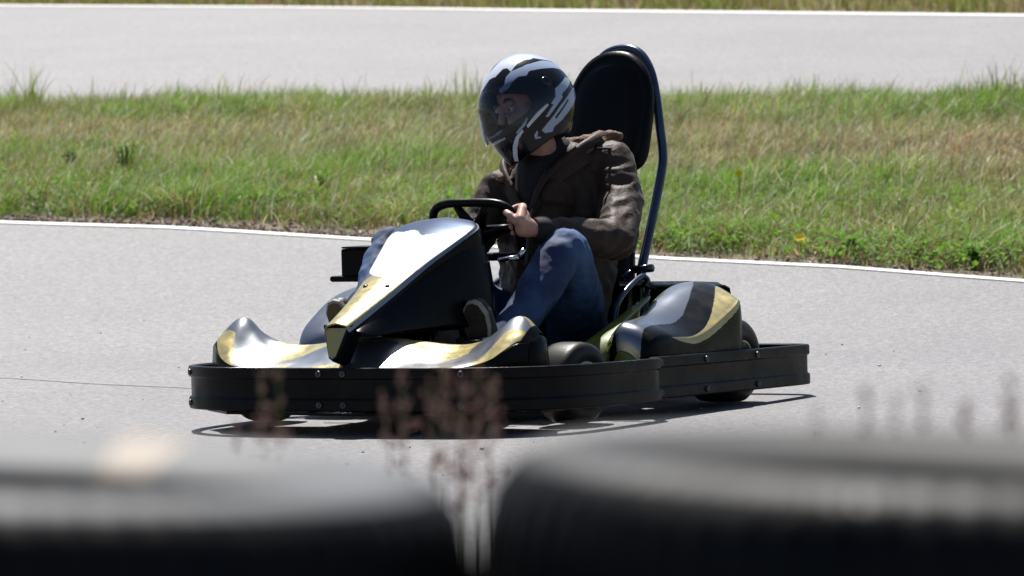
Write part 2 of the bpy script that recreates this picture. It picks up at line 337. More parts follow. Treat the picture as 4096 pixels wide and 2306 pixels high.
# colour by zone: brown belt in the far middle (stronger to the right), straw and soil hues at the near edge, lush patches
belt = np.exp(-((t-0.66-0.06*n4)/0.15)**2)
pbrown = np.clip(0.05+0.50*belt*np.clip(0.62+0.20*X+1.1*n4+0.6*n2, 0.1, 1.4)+0.75*np.exp(-((t-0.02)/0.07)**2)*np.clip(0.35+2.2*n2, 0, 1), 0, 0.85)
pstraw = 0.12+0.16*np.clip(n3+0.2, 0, 1)+0.22*belt+0.20*np.exp(-(t/0.05)**2)
plush = np.clip(0.30+1.6*n1+1.1*n5-0.35*belt+0.35*(t > 0.86), 0.02, 0.95)
col = np.zeros((N, 3)); r1 = rng.uniform(0, 1, N); r2 = rng.uniform(0, 1, N); r3 = rng.uniform(0, 1, N)
for k in range(3):
    c = np.where(r2 < plush, PAL['lush'][k], np.where(r3 < 0.5, PAL['green'][k], PAL['olive'][k]))
    c = np.where(r1 < pstraw, np.where(r3 < 0.5, PAL['straw'][k], PAL['pale'][k]), c)
    c = np.where((r1 >= pstraw) & (r1 < pstraw+pbrown*0.75), PAL['brown'][k], c)
    col[:, k] = c
col *= rng.uniform(0.60, 1.40, (N, 1))*(1+0.30*np.clip(n5, -1, 1)+0.35*np.clip(n2, -0.6, 0.6))[:, None]
ld = np.where(rng.uniform(0, 1, N) < 0.35, rng.normal(0.2, 0.7, N), rng.uniform(0, 2*pi, N)); la = np.abs(rng.normal(0.75, 0.55, N))
blades('grass', X, Y, Hh, Wd, col, ld, la, 'unmown grass strip between the two tracks, green with straw and brown patches')
# the strip goes on to both sides, sparser and with broader blades
for x0, x1, nb in ((-16, -4.2, 70000), (4.2, 13, 60000)):
    X, Y, t, n1, n2, n3 = grass_field(nb, (x0, x1), lambda x: near_y(x)+0.06, lambda x: mid_y(x)+0.05); N = len(X); r = rng.uniform(0, 1, N)[:, None]
    cc = np.where(r < 0.45, np.array([PAL['lush']]), np.where(r < 0.75, np.array([PAL['green']]), np.where(r < 0.88, np.array([PAL['brown']]), np.array([PAL['straw']]))))*rng.uniform(0.6, 1.35, (N, 1))
    blades('grass', X, Y, rng.uniform(0.07, 0.22, N), rng.uniform(0.008, 0.016, N), cc, rng.uniform(0, 6.28, N), np.abs(rng.normal(0.7, 0.5, N)), 'sparser unmown grass where the strip runs on to the %s' % ('left' if x0 < 0 else 'right'))
# taller thin seeding stems
X, Y, t, n1, n2, n3 = grass_field(9000, (-4.2, 4.2), lambda x: near_y(x)+0.35, lambda x: mid_y(x)+0.05)
N = len(X); r = rng.uniform(0, 1, N)
Hh = rng.uniform(0.14, 0.28, N)*(1+0.4*n1); cc = np.where((r < 0.45)[:, None], np.array(PAL['brown'])[None], np.where((r < 0.75)[:, None], np.array(PAL['pale'])[None], np.array(PAL['straw'])[None]))*rng.uniform(0.7, 1.25, (N, 1))
blades('seeding_grass', X, Y, Hh, rng.uniform(0.003, 0.0065, N), cc, rng.normal(0.3, 0.5, N), np.abs(rng.normal(0.45, 0.3, N)), 'thin taller seeding stems rising from the grass strip')
# tall ragged fringe on the far edge of the strip
N = 3200; X = rng.uniform(-4.2, 4.2, N); Y = mid_y(X)-rng.uniform(0, 0.6, N); g = vnoise(X, Y*0.4, 3.1, 3.0); k2 = rng.uniform(0, 1, N) < 0.06+2.2*np.clip(g-0.05, 0, 1); X, Y, g = X[k2], Y[k2], g[k2]; N = len(X)
cc = np.array([PAL['green']])*rng.uniform(0.5, 1.5, (N, 1))+np.array([[0.05, 0.03, 0.01]])*rng.uniform(0, 1, (N, 1))
blades('fringe_grass', X, Y, rng.uniform(0.10, 0.26, N)+0.35*np.clip(g, 0, 0.5)*rng.uniform(0, 1, N), rng.uniform(0.004, 0.011, N), cc, rng.uniform(0, 6.28, N), rng.uniform(0, 0.5, N), 'tallest ragged stems on the far border of the grass strip')
# grass beyond the far track
X, Y, t, n1, n2, n3 = grass_field(95000, (-15, 12), lambda x: far_y(x)+0.05, lambda x: far_y(x)+5.5)
N = len(X); r = rng.uniform(0, 1, N)[:, None]; b = (rng.uniform(0, 1, N) < np.clip(0.35+1.2*n2, 0, 1))[:, None]
cc = np.where(b, np.where(r < 0.5, np.array([PAL['brown']]), np.array([PAL['straw']])), np.where(r < 0.6, np.array([PAL['olive']]), np.array([PAL['green']])))*rng.uniform(0.6, 1.3, (N, 1))
blades('verge_grass', X, Y, rng.uniform(0.08, 0.24, N)*np.clip(0.4+t*6, 0.4, 1), rng.uniform(0.006, 0.014, N), cc, rng.uniform(0, 6.28, N), rng.uniform(0, 0.7, N), 'rough grass verge beyond the far white line')

# ---- dandelions and leafy weeds
def dandelion(x, y, h, r, label, look=(0, -1, 0.5)):
    z = float(tz(y)); e = empty('dandelion', (x, y, z), 0, label, 'flower', 'dandelions in the grass strip')
    m = MB(); m.tube(smooth_path([(0, 0, -0.01), (0.004, 0, h*0.5), (0, -0.004, h)], 4), 0.003, 6); m.obj('stem', M['weed'], e)
    m = MB(); d = Vector(look).normalized(); u_ = d.orthogonal().normalized(); q = d.cross(u_); c = Vector((0, -0.004, h))
    for ring, (rr, lift, k) in enumerate([(r, 0.1, 22), (r*0.75, 0.35, 18), (r*0.45, 0.7, 12)]):
        for i in range(k):
            a = 2*pi*(i+ring*0.3)/k; o_ = u_*cos(a)+q*sin(a); s_ = d.cross(o_); wd = rr*0.17; b0 = c+d*0.002; tip = c+o_*rr+d*(rr*lift)
            m.add([b0-s_*wd*0.4, b0+s_*wd*0.4, tip+s_*wd, tip-s_*wd], [(0, 1, 2, 3)])
    m.obj('petals', M['yel_flower'], e, smooth=False, recalc=False); return e
dandelion(1.355, 21.50, 0.085, 0.027, 'yellow dandelion with open bloom at the grass edge right of the kart', (-0.1, -1, 0.7))
dandelion(1.16, 23.20, 0.20, 0.019, 'smaller half hidden yellow dandelion deeper in the grass, nearer the seat tube', (0.5, -1, 0.3))
for i, (x, y) in enumerate([(-1.6, 1.0), (1.15, 0.9), (1.32, 1.2), (1.28, 0.55)]):
    pass
def weed(x, y, h, n, label, col=None, wd=0.028):
    z = float(tz(y)); e = empty('leafy_weed', (x, y, z), 0, label, 'weed', 'leafy weeds in the grass strip'); s = MB(); m = MB()
    for i in range(n):
        a = random.uniform(0, 2*pi); ht = h*random.uniform(0.55, 1.0); sp = random.uniform(0.02, 0.35)*h; tip = Vector((cos(a)*sp, sin(a)*sp, ht)); path = smooth_path([(0, 0, -0.01), tip*0.5+Vector((0, 0, ht*0.1)), tip], 3); s.tube(path, 0.003, 5)
        for k in range(7):
            t_ = 0.25+0.75*k/6; c = Vector((0, 0, 0)).lerp(tip, t_)+Vector((0, 0, ht*0.06)); b = random.uniform(0, 2*pi); d = Vector((cos(b), sin(b), random.uniform(-0.1, 0.7))).normalized(); sd_ = d.cross(Vector((0, 0, 1))).normalized(); L_ = wd*random.uniform(1.3, 2.4)*(1.15-0.5*t_); ww = L_*0.28
            m.add([c, c+d*L_*0.5+sd_*ww, c+d*L_, c+d*L_*0.5-sd_*ww], [(0, 1, 2, 3)])
    s.obj('stems', M['weed'], e, recalc=False); m.obj('leaves', M['weed'], e, smooth=False, recalc=False); return e
weed(-2.10, 25.2, 0.22, 16, 'dark green bushy weed in the grass on the left')
weed(-2.45, 25.6, 0.17, 14, 'bright low leafy weed just left of the bushy dark weed')
weed(1.60, 21.55, 0.08, 12, 'low round leafy weed on the bare edge right of the dandelion')
weed(2.12, 20.98, 0.10, 14, 'broad leafy weed clump at the right end of the grass edge')
weed(-0.98, 24.1, 0.15, 12, 'small pale leafy weed in the grass left of the helmet')

# low broad-leaved ground cover patches among the blades
def cover(name, n, cx, label):
    V = []; F = []; C = []
    for i in range(n):
        k = cx[i % len(cx)]; x = k[0]+rng.normal(0, k[2]); y = max(float(near_y(x))+0.06, k[1]+rng.normal(0, k[3])); z = float(tz(y)); a = rng.uniform(0, 6.28); L_ = rng.uniform(0.018, 0.045); h = rng.uniform(0.01, 0.10)
        d = np.array([cos(a), sin(a), rng.uniform(-0.2, 0.9)]); d /= np.linalg.norm(d); s_ = np.cross(d, [0, 0, 1.0]); s_ /= (np.linalg.norm(s_)+1e-6); c = np.array([x, y, z+h]); w_ = L_*0.32
        b = len(V); V += [c, c+d*L_*0.5+s_*w_, c+d*L_, c+d*L_*0.5-s_*w_]; F.append((b, b+1, b+2, b+3)); g_ = rng.uniform(0.6, 1.3); C += [(0.14*g_, 0.30*g_, 0.03*g_, 1)]*4
    o = mesh(name, V, F, M['cover'], smooth=False, recalc=False); at_ = o.data.color_attributes.new('Col', 'FLOAT_COLOR', 'POINT'); at_.data.foreach_set('color', np.array(C, np.float32).reshape(-1)); return tag(o, label, kind='stuff')
cover('ground_cover', 9000, [(-2.3, 24.5, 0.35, 0.25), (-3.1, 24.9, 0.3, 0.3), (-1.35, 24.0, 0.3, 0.2), (-0.3, 23.3, 0.35, 0.25), (1.0, 22.1, 0.3, 0.2), (1.75, 21.5, 0.25, 0.18), (2.2, 21.1, 0.25, 0.2), (0.8, 23.0, 0.4, 0.3), (-2.7, 26.2, 0.5, 0.4), (1.9, 23.2, 0.6, 0.4)], 'patches of low broad leaved weeds in the grass strip')
# ============================================================ GO-KART (local: x forward, y to its left, z up; origin under the rear axle)
KO = (0.24288, 15.70554, 0.003); KR = radians(240)
kart = empty('go_kart', KO, KR, 'rental go-kart with yellow and silver bodywork and wraparound black bumper', 'go-kart')
def zt(x, a=0.171, b=0.211): return a+(b-a)*min(1, max(0, (x+0.47)/2.13))       # top of the bumper rises to the front
# ---- bumper ring
def ring_path():
    P = [(-0.36, 0.655), (-0.1, 0.665), (0.2, 0.668), (0.5, 0.668), (0.70, 0.665), (0.745, 0.672), (0.775, 0.705), (0.83, 0.725), (1.0, 0.728), (1.2, 0.722), (1.34, 0.70), (1.46, 0.645), (1.55, 0.55), (1.605, 0.42), (1.625, 0.22)]
    rear = [(-0.44, 0.635), (-0.485, 0.58), (-0.50, 0.48), (-0.505, 0.25)]
    half = rear[::-1]+P
    full = half+[(1.628, 0.0)]+[(x, -y) for x, y in half[::-1]]+[(-0.506, 0.0)]
    return full
rp = smooth_path([(x, y, 0) for x, y in ring_path()], 5, True)
prof = [(0.0, 0.0), (0.003, 0.005), (0.003, 0.034), (0.001, 0.037), (-0.005, 0.040), (-0.005, 0.100), (0.001, 0.103), (0.003, 0.106), (0.003, 0.132), (0.0, 0.137), (-0.016, 0.137), (-0.022, 0.132), (-0.022, 0.004), (-0.016, 0.0)]
secs = []
for i, p in enumerate(rp):
    t = (rp[(i+1) % len(rp)]-rp[i-1]).normalized(); nrm = Vector((-t.y, t.x, 0))
    if i == 0: sgn = 1 if nrm.dot(Vector((p.x-0.5, p.y, 0))) > 0 else -1
    z0 = zt(p.x)-0.137
    secs.append([p+nrm*sgn*a+Vector((0, 0, z0+h)) for a, h in prof])
secs.append(secs[0])
v, f = loft(secs, True); bump_o = mesh('bumper', v, f, M['bumper'], kart, bevel=0.0015)
bump_o['label'] = 'black plastic bumper ring'
# overlap sleeves at the joints of the ring
def on_ring(x, y):
    p = min(rp, key=lambda q: (q.x-x)**2+(q.y-y)**2); i = rp.index(p); t = (rp[(i+1) % len(rp)]-rp[i-1]).normalized(); n_ = Vector((-t.y, t.x, 0))
    if n_.dot(Vector((p.x-0.5, p.y, 0))) < 0: n_ = -n_
    return p, n_, t
def bolt(x, y, h):
    p, n_, t = on_ring(x, y); m = MB(); c = p+n_*-0.010+Vector((0, 0, zt(p.x)-0.137+h)); 
    if h < 0.04 or h > 0.1: c = p+n_*0.006+Vector((0, 0, zt(p.x)-0.137+h))
    m.lathe([(-0.002, 0.0), (0.0015, 0.0045), (0.003, 0.005), (0.003, 0.0095), (0.0, 0.0105), (-0.002, 0.0105)], c, n_, 14); return m.obj('bolt', M['steel'], bump_o, recalc=False)
for x, y in [(1.626, 0.035), (1.626, -0.035), (1.60, 0.44), (1.50, -0.60), (0.70, 0.665), (0.36, 0.668), (0.04, 0.666)]:
    for h in (0.020, 0.118): bolt(x, y, h)
bolt(-0.20, 0.66, 0.060)
# brackets from ring to chassis
for (x, y, x2, y2) in [(1.60, 0.2, 1.30, 0.2), (1.60, -0.2, 1.30, -0.2), (0.5, 0.655, 0.45, 0.36), (0.5, -0.655, 0.45, -0.36), (-0.48, 0.3, -0.1, 0.28), (-0.48, -0.3, -0.1, -0.28), (0.85, 0.70, 0.80, 0.36), (0.85, -0.70, 0.80, -0.36)]:
    m = MB(); m.tube([(x, y, 0.11), (x2, y2, 0.09)], 0.012, 8); m.obj('bumper_bracket', M['steel'], kart)
# ---- chassis
m = MB()
for sy in (-1, 1):
    m.tube(smooth_path([(-0.25, 0.30*sy, 0.10), (0.1, 0.33*sy, 0.08), (0.5, 0.34*sy, 0.075), (0.8, 0.30*sy, 0.075), (1.1, 0.24*sy, 0.075), (1.35, 0.20*sy, 0.09)], 4), 0.016, 10)
m.tube([(1.35, -0.20, 0.09), (1.35, 0.20, 0.09)], 0.016); m.tube([(0.55, -0.33, 0.077), (0.55, 0.33, 0.077)], 0.016); m.tube([(-0.25, -0.30, 0.10), (-0.25, 0.30, 0.10)], 0.016); m.tube([(1.02, -0.42, 0.12), (1.02, -0.25, 0.08), (1.02, 0.25, 0.08), (1.02, 0.42, 0.12)], 0.014)
m.obj('chassis_frame', M['steel'], kart)
m = MB(); ol = [(0.42, -0.36), (0.42, 0.36), (0.80, 0.36), (0.98, 0.30), (1.20, 0.30), (1.24, 0.62), (1.40, 0.62), (1.56, 0.44), (1.598, 0.0), (1.56, -0.44), (1.40, -0.62), (1.24, -0.62), (1.20, -0.30), (0.98, -0.30), (0.80, -0.36)]; m.add([(x, y, 0.058) for x, y in ol]+[(x, y, 0.066) for x, y in ol], [tuple(range(15))[::-1], tuple(range(15, 30))]+[(i, (i+1) % 15, 15+(i+1) % 15, 15+i) for i in range(15)]); m.obj('floor_tray', M['black'], kart, smooth=False)  # front outline widened to shade the ground under the nose
for sy in (-1, 1): m = MB(); m.box((0.40, 0.50*sy, 0.115), (0.80, 0.24, 0.006)); m.obj('pod_floor', M['black'], kart, smooth=False)
m = MB(); m.tube([(0, -0.60, 0.14), (0, 0.60, 0.14)], 0.016, 14); m.obj('rear_axle', M['chrome'], kart)
# ---- wheels: tyre, rim
def wheel(c, r, wd, steer, side, first=None):
    if first is None:
        e = empty('wheel', (0, 0, 0)); hw = wd/2; rr = 0.066
        prof = [(-hw*0.80, rr-0.004), (-hw*0.97, rr+0.012), (-hw*1.0, r*0.74), (-hw*0.93, r*0.90), (-hw*0.80, r*0.975), (-hw*0.5, r), (0, r*1.003), (hw*0.5, r), (hw*0.80, r*0.975), (hw*0.93, r*0.90), (hw*1.0, r*0.74), (hw*0.97, rr+0.012), (hw*0.80, rr-0.004)]
        v, f = lathe_geo(prof, (0, 0, 0), (0, 1, 0), 56); mesh('tyre', v, f, M['rubber'], e)
        rp_ = [(-hw*0.95, rr-0.001), (-hw*0.95, rr-0.006), (-hw*0.6, rr-0.012), (-hw*0.2, 0.050), (hw*0.3, 0.050), (hw*0.55, rr-0.014), (hw*0.95, rr-0.006), (hw*0.95, rr+0.002), (hw*0.90, rr+0.004)]
        v, f = lathe_geo(rp_, (0, 0, 0), (0, 1, 0), 40); m = MB(); m.add(v, f)
        m.lathe([(hw*0.28, 0.052), (hw*0.34, 0.040), (hw*0.34, 0.020), (hw*0.55, 0.016), (hw*0.55, 0.0)], (0, 0, 0), (0, 1, 0), 24)
        m.obj('rim', M['rim'], e, recalc=False)
        for k in range(3):
            b = MB(); a = 2*pi*k/3; b.lathe([(hw*0.34, 0.007), (hw*0.34+0.008, 0.0065), (hw*0.34+0.009, 0)], (cos(a)*0.030, 0, sin(a)*0.030), (0, 1, 0), 8); b.obj('wheel_nut', M['chrome'], e, recalc=False)
    else: e = copy_tree(first)
    e.parent = kart; e.location = c; e.rotation_euler = (0, random.uniform(0, 2), steer+(pi if side < 0 else 0)); e.rotation_mode = 'YXZ'; return e
wf = wheel((1.05, 0.535, 0.130), 0.130, 0.130, radians(-8), 1); wheel((1.075, -0.600, 0.130), 0.13, 0.13, radians(-8), -1, wf)
wr = wheel((0.0, 0.528, 0.140), 0.140, 0.175, 0, 1); wheel((0.0, -0.528, 0.140), 0.14, 0.175, 0, -1, wr)
# ---- front body (nose with raised wing tips)
def cr(P, t):
    n_ = len(P); i = min(int(t), n_-2); u = t-i; p0, p1, p2, p3 = P[max(i-1, 0)], P[i], P[i+1], P[min(i+2, n_-1)]
    return 0.5*((2*p1)+(p2-p0)*u+(2*p0-5*p1+4*p2-p3)*u*u+(3*p1-3*p2+p3-p0)*u**3)
def fine_loft(name, secs, nu, nv, scheme, mats, parent, solid=0.005):
    A = np.array([[tuple(p) for p in s_] for s_ in secs], float); K, J = A.shape[:2]
    tv = np.linspace(0, J-1, nv); tu = np.linspace(0, K-1, nu)
    R = np.array([[cr(A[k], t) for t in tv] for k in range(K)]); G = np.array([[cr(R[:, j], t) for j in range(nv)] for t in tu])
    v = G.reshape(-1, 3).tolist(); f = []; fm = []
    for i in range(nu-1):
        for j in range(nv-1):
            f.append((i*nv+j, i*nv+j+1, (i+1)*nv+j+1, (i+1)*nv+j)); fm.append(scheme((tu[i]+tu[i+1])/2, (tv[j]+tv[j+1])/2, (G[i, j]+G[i+1, j+1])/2))
    return mesh(name, v, f, mats, parent, fm=fm, solid=solid, offset=-1)
ST = [ # y, outer lip x, lip z, mid x,z, crest x,z, back x,z, foot x,z
 (0.00, 1.565, 0.205, 1.49, 0.250, 1.40, 0.288, 1.33, 0.275, 1.26, 0.17),
 (0.09, 1.565, 0.205, 1.49, 0.248, 1.40, 0.286, 1.33, 0.275, 1.26, 0.17),
 (0.17, 1.563, 0.203, 1.48, 0.232, 1.39, 0.268, 1.32, 0.270, 1.25, 0.17),
 (0.25, 1.560, 0.200, 1.48, 0.217, 1.385, 0.248, 1.31, 0.264, 1.25, 0.17),
 (0.32, 1.553, 0.200, 1.475, 0.215, 1.39, 0.246, 1.31, 0.264, 1.24, 0.17),
 (0.39, 1.538, 0.206, 1.465, 0.228, 1.385, 0.268, 1.31, 0.275, 1.24, 0.17),
 (0.45, 1.512, 0.215, 1.450, 0.252, 1.365, 0.310, 1.30, 0.292, 1.24, 0.17),
 (0.495, 1.488, 0.232, 1.432, 0.285, 1.345, 0.350, 1.29, 0.315, 1.24, 0.17),
 (0.53, 1.465, 0.255, 1.415, 0.300, 1.34, 0.352, 1.29, 0.320, 1.24, 0.17),
 (0.560, 1.43, 0.275, 1.400, 0.300, 1.345, 0.328, 1.305, 0.310, 1.265, 0.17),
 (0.585, 1.40, 0.272, 1.38, 0.285, 1.345, 0.300, 1.310, 0.292, 1.28, 0.17)]
secs = []
for s in ST[::-1]+[tuple([-s[0]]+list(s[1:])) for s in ST[1:]]:
    y = s[0]; secs.append([(s[1]-0.01, y, 0.135), (s[1]+0.010, y, 0.5*s[2]+0.075), (s[1]+0.006, y, s[2]-0.008), (s[1], y, s[2]+0.002), (s[3], y, s[4]), (s[5], y, s[6]), (s[7], y, s[8]), (s[9], y, s[10])])
def nose_scheme(u, j, p):
    y = abs(p[1])
    if j < 2.75+0.9*max(0, (y-0.50)/0.1): return 0
    if y > 0.565: return 1 if j > 3.2 and p[1] < 0 else 0
    if j > 6.5: return 0
    split = interp([0, .1, .2, .3, .4, .5, .6], [4.7, 4.9, 4.6, 4.25, 4.6, 5.2, 4.9], y)      # silver band in front, yellow behind
    if 0.38 < y < 0.50 and j > split-0.9: return 2          # silver dish of the raised tip
    if j < split:
        if y > 0.44 and j < interp([.44, .5, .56], [3.2, 4.3, 4.3], y): return 1
        if 0.22 < y < 0.38 and j < 3.4 and p[1] < 0: return 1
        if y < 0.20 and j < interp([0, .2], [3.4, 2.9], y) and p[1] < 0: return 1
        return 2
    return 1
fine_loft('nose_body', secs, 330, 110, nose_scheme, [M['black'], M['yellow'], M['silver']], kart, 0.006)
# end caps of the wing tips
for sy in (-1, 1):
    s = ST[-1]; y0 = 0.585*sy; m = MB()
    ring = [(s[1]-0.01, y0, 0.135), (s[1]+0.012, y0, 0.19), (s[1], y0, s[2]), (s[3], y0, s[4]), (s[5], y0, s[6]), (s[7], y0, s[8]), (s[9], y0, s[10]), (1.28, y0, 0.135)]
    c1 = [(0.9*(a-1.33)+1.33, y0+sy*0.010, 0.9*(c-0.22)+0.22) for a, b, c in ring]; c2 = [(0.3*(a-1.33)+1.33, y0+sy*0.013, 0.3*(c-0.22)+0.22) for a, b, c in ring]
    v, f = loft([ring, c1, c2], True); m.add(v, f); m.add(c2, [tuple(range(8))]); m.obj('wing_tip', M['black'], kart)
# beak below the shield
m = MB(); bt = [(1.585, -0.052, 0.343), (1.585, 0.052, 0.343), (1.612, 0.018, 0.240), (1.616, 0.0, 0.228), (1.612, -0.018, 0.240)]
m2 = [(1.592, -0.040, 0.333), (1.592, 0.040, 0.333), (1.618, 0.012, 0.246), (1.620, 0.0, 0.238), (1.618, -0.012, 0.246)]
bk = [(1.50, -0.050, 0.343), (1.50, 0.050, 0.343), (1.54, 0.016, 0.22), (1.55, 0.0, 0.21), (1.54, -0.016, 0.22)]
m.add(*loft([bk, bt, m2], True), 0); m.add(m2, [(0, 1, 2, 3, 4)], 1); m.add(bk, [(4, 3, 2, 1, 0)], 0)
m.obj('nose_beak', [M['black'], M['yellow']], kart, smooth=False, bevel=0.003)
# ---- steering shield (front panel) with number plate
SP = [(1.600, 0.335, 0.042), (1.52, 0.368, 0.050), (1.42, 0.412, 0.062), (1.31, 0.465, 0.080), (1.21, 0.518, 0.102), (1.12, 0.562, 0.126), (1.04, 0.600, 0.146), (0.98, 0.624, 0.152), (0.94, 0.638, 0.130), (0.915, 0.643, 0.098), (0.900, 0.640, 0.050)]
def shield_section(x, z, hw, k):
    base = 0.30; bw = hw+0.006; cr_ = 0.016+0.02*hw; b0 = min(base, z-0.03)
    P = [(x-0.07, -bw, b0), (x-0.05, -(bw+hw)/2-0.006, (b0+z)/2), (x-0.016, -hw-0.006, z-0.024), (x-0.002, -hw*0.99, z-0.004)]
    P += [(x, -hw*0.90, z+0.004), (x+0.002, -hw*0.5, z+cr_*0.6), (x+0.003, 0, z+cr_*0.8)]
    return P+[(a, -b, c) for a, b, c in P[:-1][::-1]]
secs = [[(a, b+0.006, c) for a, b, c in shield_section(*s, i)] for i, s in enumerate(SP)]
def sh_scheme(u, j, p):
    jj = min(j, 12-j)
    if jj < 2.55: return 0
    if jj < 3.45 or u > 8.6: return 2
    if ((u-3.62)/0.10)**2+((j-7.0)/0.16)**2 < 1: return 5
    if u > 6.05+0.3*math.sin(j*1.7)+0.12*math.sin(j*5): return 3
    e_ = 3.05+0.5*((6-jj)/2.2)**2
    if u > e_: return 4
    return 1 if u < 3.05+0.35*math.cos((6-jj)*0.9) else 2
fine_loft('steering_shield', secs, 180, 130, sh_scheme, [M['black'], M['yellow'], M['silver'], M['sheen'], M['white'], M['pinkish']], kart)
# back wall of the shield towards the driver
bw_ = [(x, y, z) for (x, y, z) in secs[-1]]; v, f = loft([[(0.915, y, z) for x, y, z in secs[-1]], [(0.95, y*1.2, z-0.06) for x, y, z in secs[-1]], [(0.99, y*1.4, 0.31) for x, y, z in secs[-1]]])
mesh('shield_back', v, f, M['black'], kart, solid=0.004)
def side_wall(sy):       # tall dark flank below the shield's edge
    top = [(s[0]-0.01, sy*(s[2]+0.001)+0.006, s[1]-0.018) for s in SP[:8]]+[(0.925, sy*0.158, 0.575)]
    k_ = 0.030 if sy > 0 else 0.003
    mid_ = [(x-0.01, sy*(abs(y)+k_), z*0.5+0.16) for x, y, z in top]; bot = [(max(x-0.02, 0.96), sy*(abs(y)+k_*1.5), 0.305) for x, y, z in top]
    v, f = loft([top, mid_, bot]); return mesh('shield_flank', v, f, M['black'], kart, solid=0.004, sub=1)
side_wall(1); side_wall(-1)
# number plate
def shield_pt(s, k, lift=0.004):
    i = min(int(s), len(SP)-2); t = s-i; a, b = SP[i], SP[i+1]; x, z, hw = [a[q]+(b[q]-a[q])*t for q in range(3)]; cr = 0.016+0.02*hw
    return Vector((x+lift*0.5, k*hw+0.006, z+cr*0.8*(1-k*k)*0.95+lift))
for sy in (-1, 1):
    m = MB(); m.lathe([(0, 0.009), (0.004, 0.008), (0.005, 0)], shield_pt(2.6, 0.55*sy, 0.0), (0.45, 0, 0.9), 12); m.obj('rivet', M['steel'], kart, recalc=False)
# ---- side pods
LP = [ # x, inner y, top z inner, crest y, crest z, outer y, outer z
 (0.705, 0.500, 0.20, 0.54, 0.21, 0.600, 0.175), (0.698, 0.492, 0.258, 0.54, 0.266, 0.615, 0.225), (0.665, 0.488, 0.290, 0.54, 0.296, 0.630, 0.256),
 (0.60, 0.480, 0.298, 0.535, 0.302, 0.638, 0.262), (0.52, 0.465, 0.302, 0.525, 0.304, 0.640, 0.254), (0.42, 0.440, 0.312, 0.51, 0.312, 0.640, 0.248),
 (0.32, 0.415, 0.335, 0.495, 0.334, 0.640, 0.262), (0.20, 0.390, 0.368, 0.48, 0.370, 0.635, 0.296), (0.08, 0.372, 0.392, 0.475, 0.397, 0.630, 0.332), (-0.02, 0.370, 0.398, 0.47, 0.403, 0.620, 0.348), (-0.10, 0.37, 0.388, 0.47, 0.392, 0.600, 0.342)]
RP = [(0.835, 0.46, 0.19, 0.53, 0.20, 0.590, 0.18), (0.825, 0.46, 0.25, 0.54, 0.265, 0.625, 0.235), (0.77, 0.45, 0.295, 0.54, 0.305, 0.650, 0.285),
 (0.68, 0.44, 0.345, 0.54, 0.352, 0.655, 0.335), (0.58, 0.43, 0.392, 0.54, 0.400, 0.655, 0.380), (0.48, 0.43, 0.425, 0.54, 0.432, 0.650, 0.405), (0.36, 0.42, 0.432, 0.53, 0.436, 0.645, 0.405),
 (0.20, 0.40, 0.420, 0.50, 0.420, 0.640, 0.385), (0.05, 0.38, 0.405, 0.48, 0.405, 0.630, 0.365), (-0.10, 0.37, 0.385, 0.45, 0.385, 0.600, 0.345)]
def pod(sy, PR, scheme):
    secs = []
    for (x, yi, zi, yc, zc, yo, zo) in PR:
        zb = 0.13
        P = [(x, yi-0.02, max(zi-0.16, 0.12)), (x, yi-0.005, zi-0.03), (x, yi+0.01, zi), (x, (yi+yc)/2, (zi+zc)/2+0.006), (x, yc, zc), (x, yc*0.6+yo*0.4, zc*0.6+zo*0.4+0.004), (x, yo-0.012, zo+0.004), (x, yo+0.004, zo-0.016), (x-0.005, yo+0.008, zo*0.5+zb*0.5), (x-0.01, yo+0.004, zb)]
        secs.append([(a+0.11*max(0, b-0.42)/0.2*max(0, (0.1-x)/0.2), sy*b, c) for a, b, c in P])
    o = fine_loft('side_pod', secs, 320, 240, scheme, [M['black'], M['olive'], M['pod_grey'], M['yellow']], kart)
    # closed ends
    for k, e_ in enumerate((secs[0], secs[-1])):
        c = e_; x0 = c[0][0]; dx_ = 0.006 if k == 0 else -0.006; m_ = MB(); m_.add([(x, y, z) for x, y, z in c]+[(x+dx_, sy*(0.9*(abs(y)-0.52)+0.52), z-0.01) for x, y, z in c], [(i, i+1, 10+i+1, 10+i) for i in range(9)]+[tuple(range(10, 20))]); m_.obj('pod_end', M['olive'] if (k == 0 and sy > 0) else M['black'], o)
    return o
def lscheme(u, j, p):
    if j < 2.2: return 1 if u > 2 else 0
    if u > 9.3: return 0
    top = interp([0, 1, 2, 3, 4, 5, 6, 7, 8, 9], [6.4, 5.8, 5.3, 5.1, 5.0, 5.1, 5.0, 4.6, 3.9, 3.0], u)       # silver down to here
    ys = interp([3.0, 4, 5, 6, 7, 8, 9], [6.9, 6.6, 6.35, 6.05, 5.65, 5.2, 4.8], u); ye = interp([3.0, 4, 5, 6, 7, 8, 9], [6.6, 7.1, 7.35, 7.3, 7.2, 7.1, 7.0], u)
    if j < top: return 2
    if u > 3.2 and ys < j < ye: return 3
    return 0
pod_l = pod(1, LP, lscheme)
pod_r = pod(-1, RP, lambda u, j, p: 0 if j > 8 or j < 1.5 else 2)
# inner panel between wheel and seat, shaded yellow painted as olive
m = MB(); A = [(0.84, 0.36, 0.12), (0.78, 0.34, 0.215), (0.66, 0.335, 0.265), (0.50, 0.33, 0.300), (0.34, 0.325, 0.345), (0.22, 0.33, 0.372)]; B = [(0.72, 0.505, 0.12), (0.72, 0.498, 0.20), (0.68, 0.492, 0.270), (0.53, 0.470, 0.305), (0.37, 0.440, 0.345), (0.23, 0.41, 0.375)]
A0 = [(x, y-0.004, 0.08) for x, y, z in A]; v, f = loft([A0, A, B]); m.add(v, f); m.obj('inner_panel', M['olive'], kart, solid=0.004, sub=1)
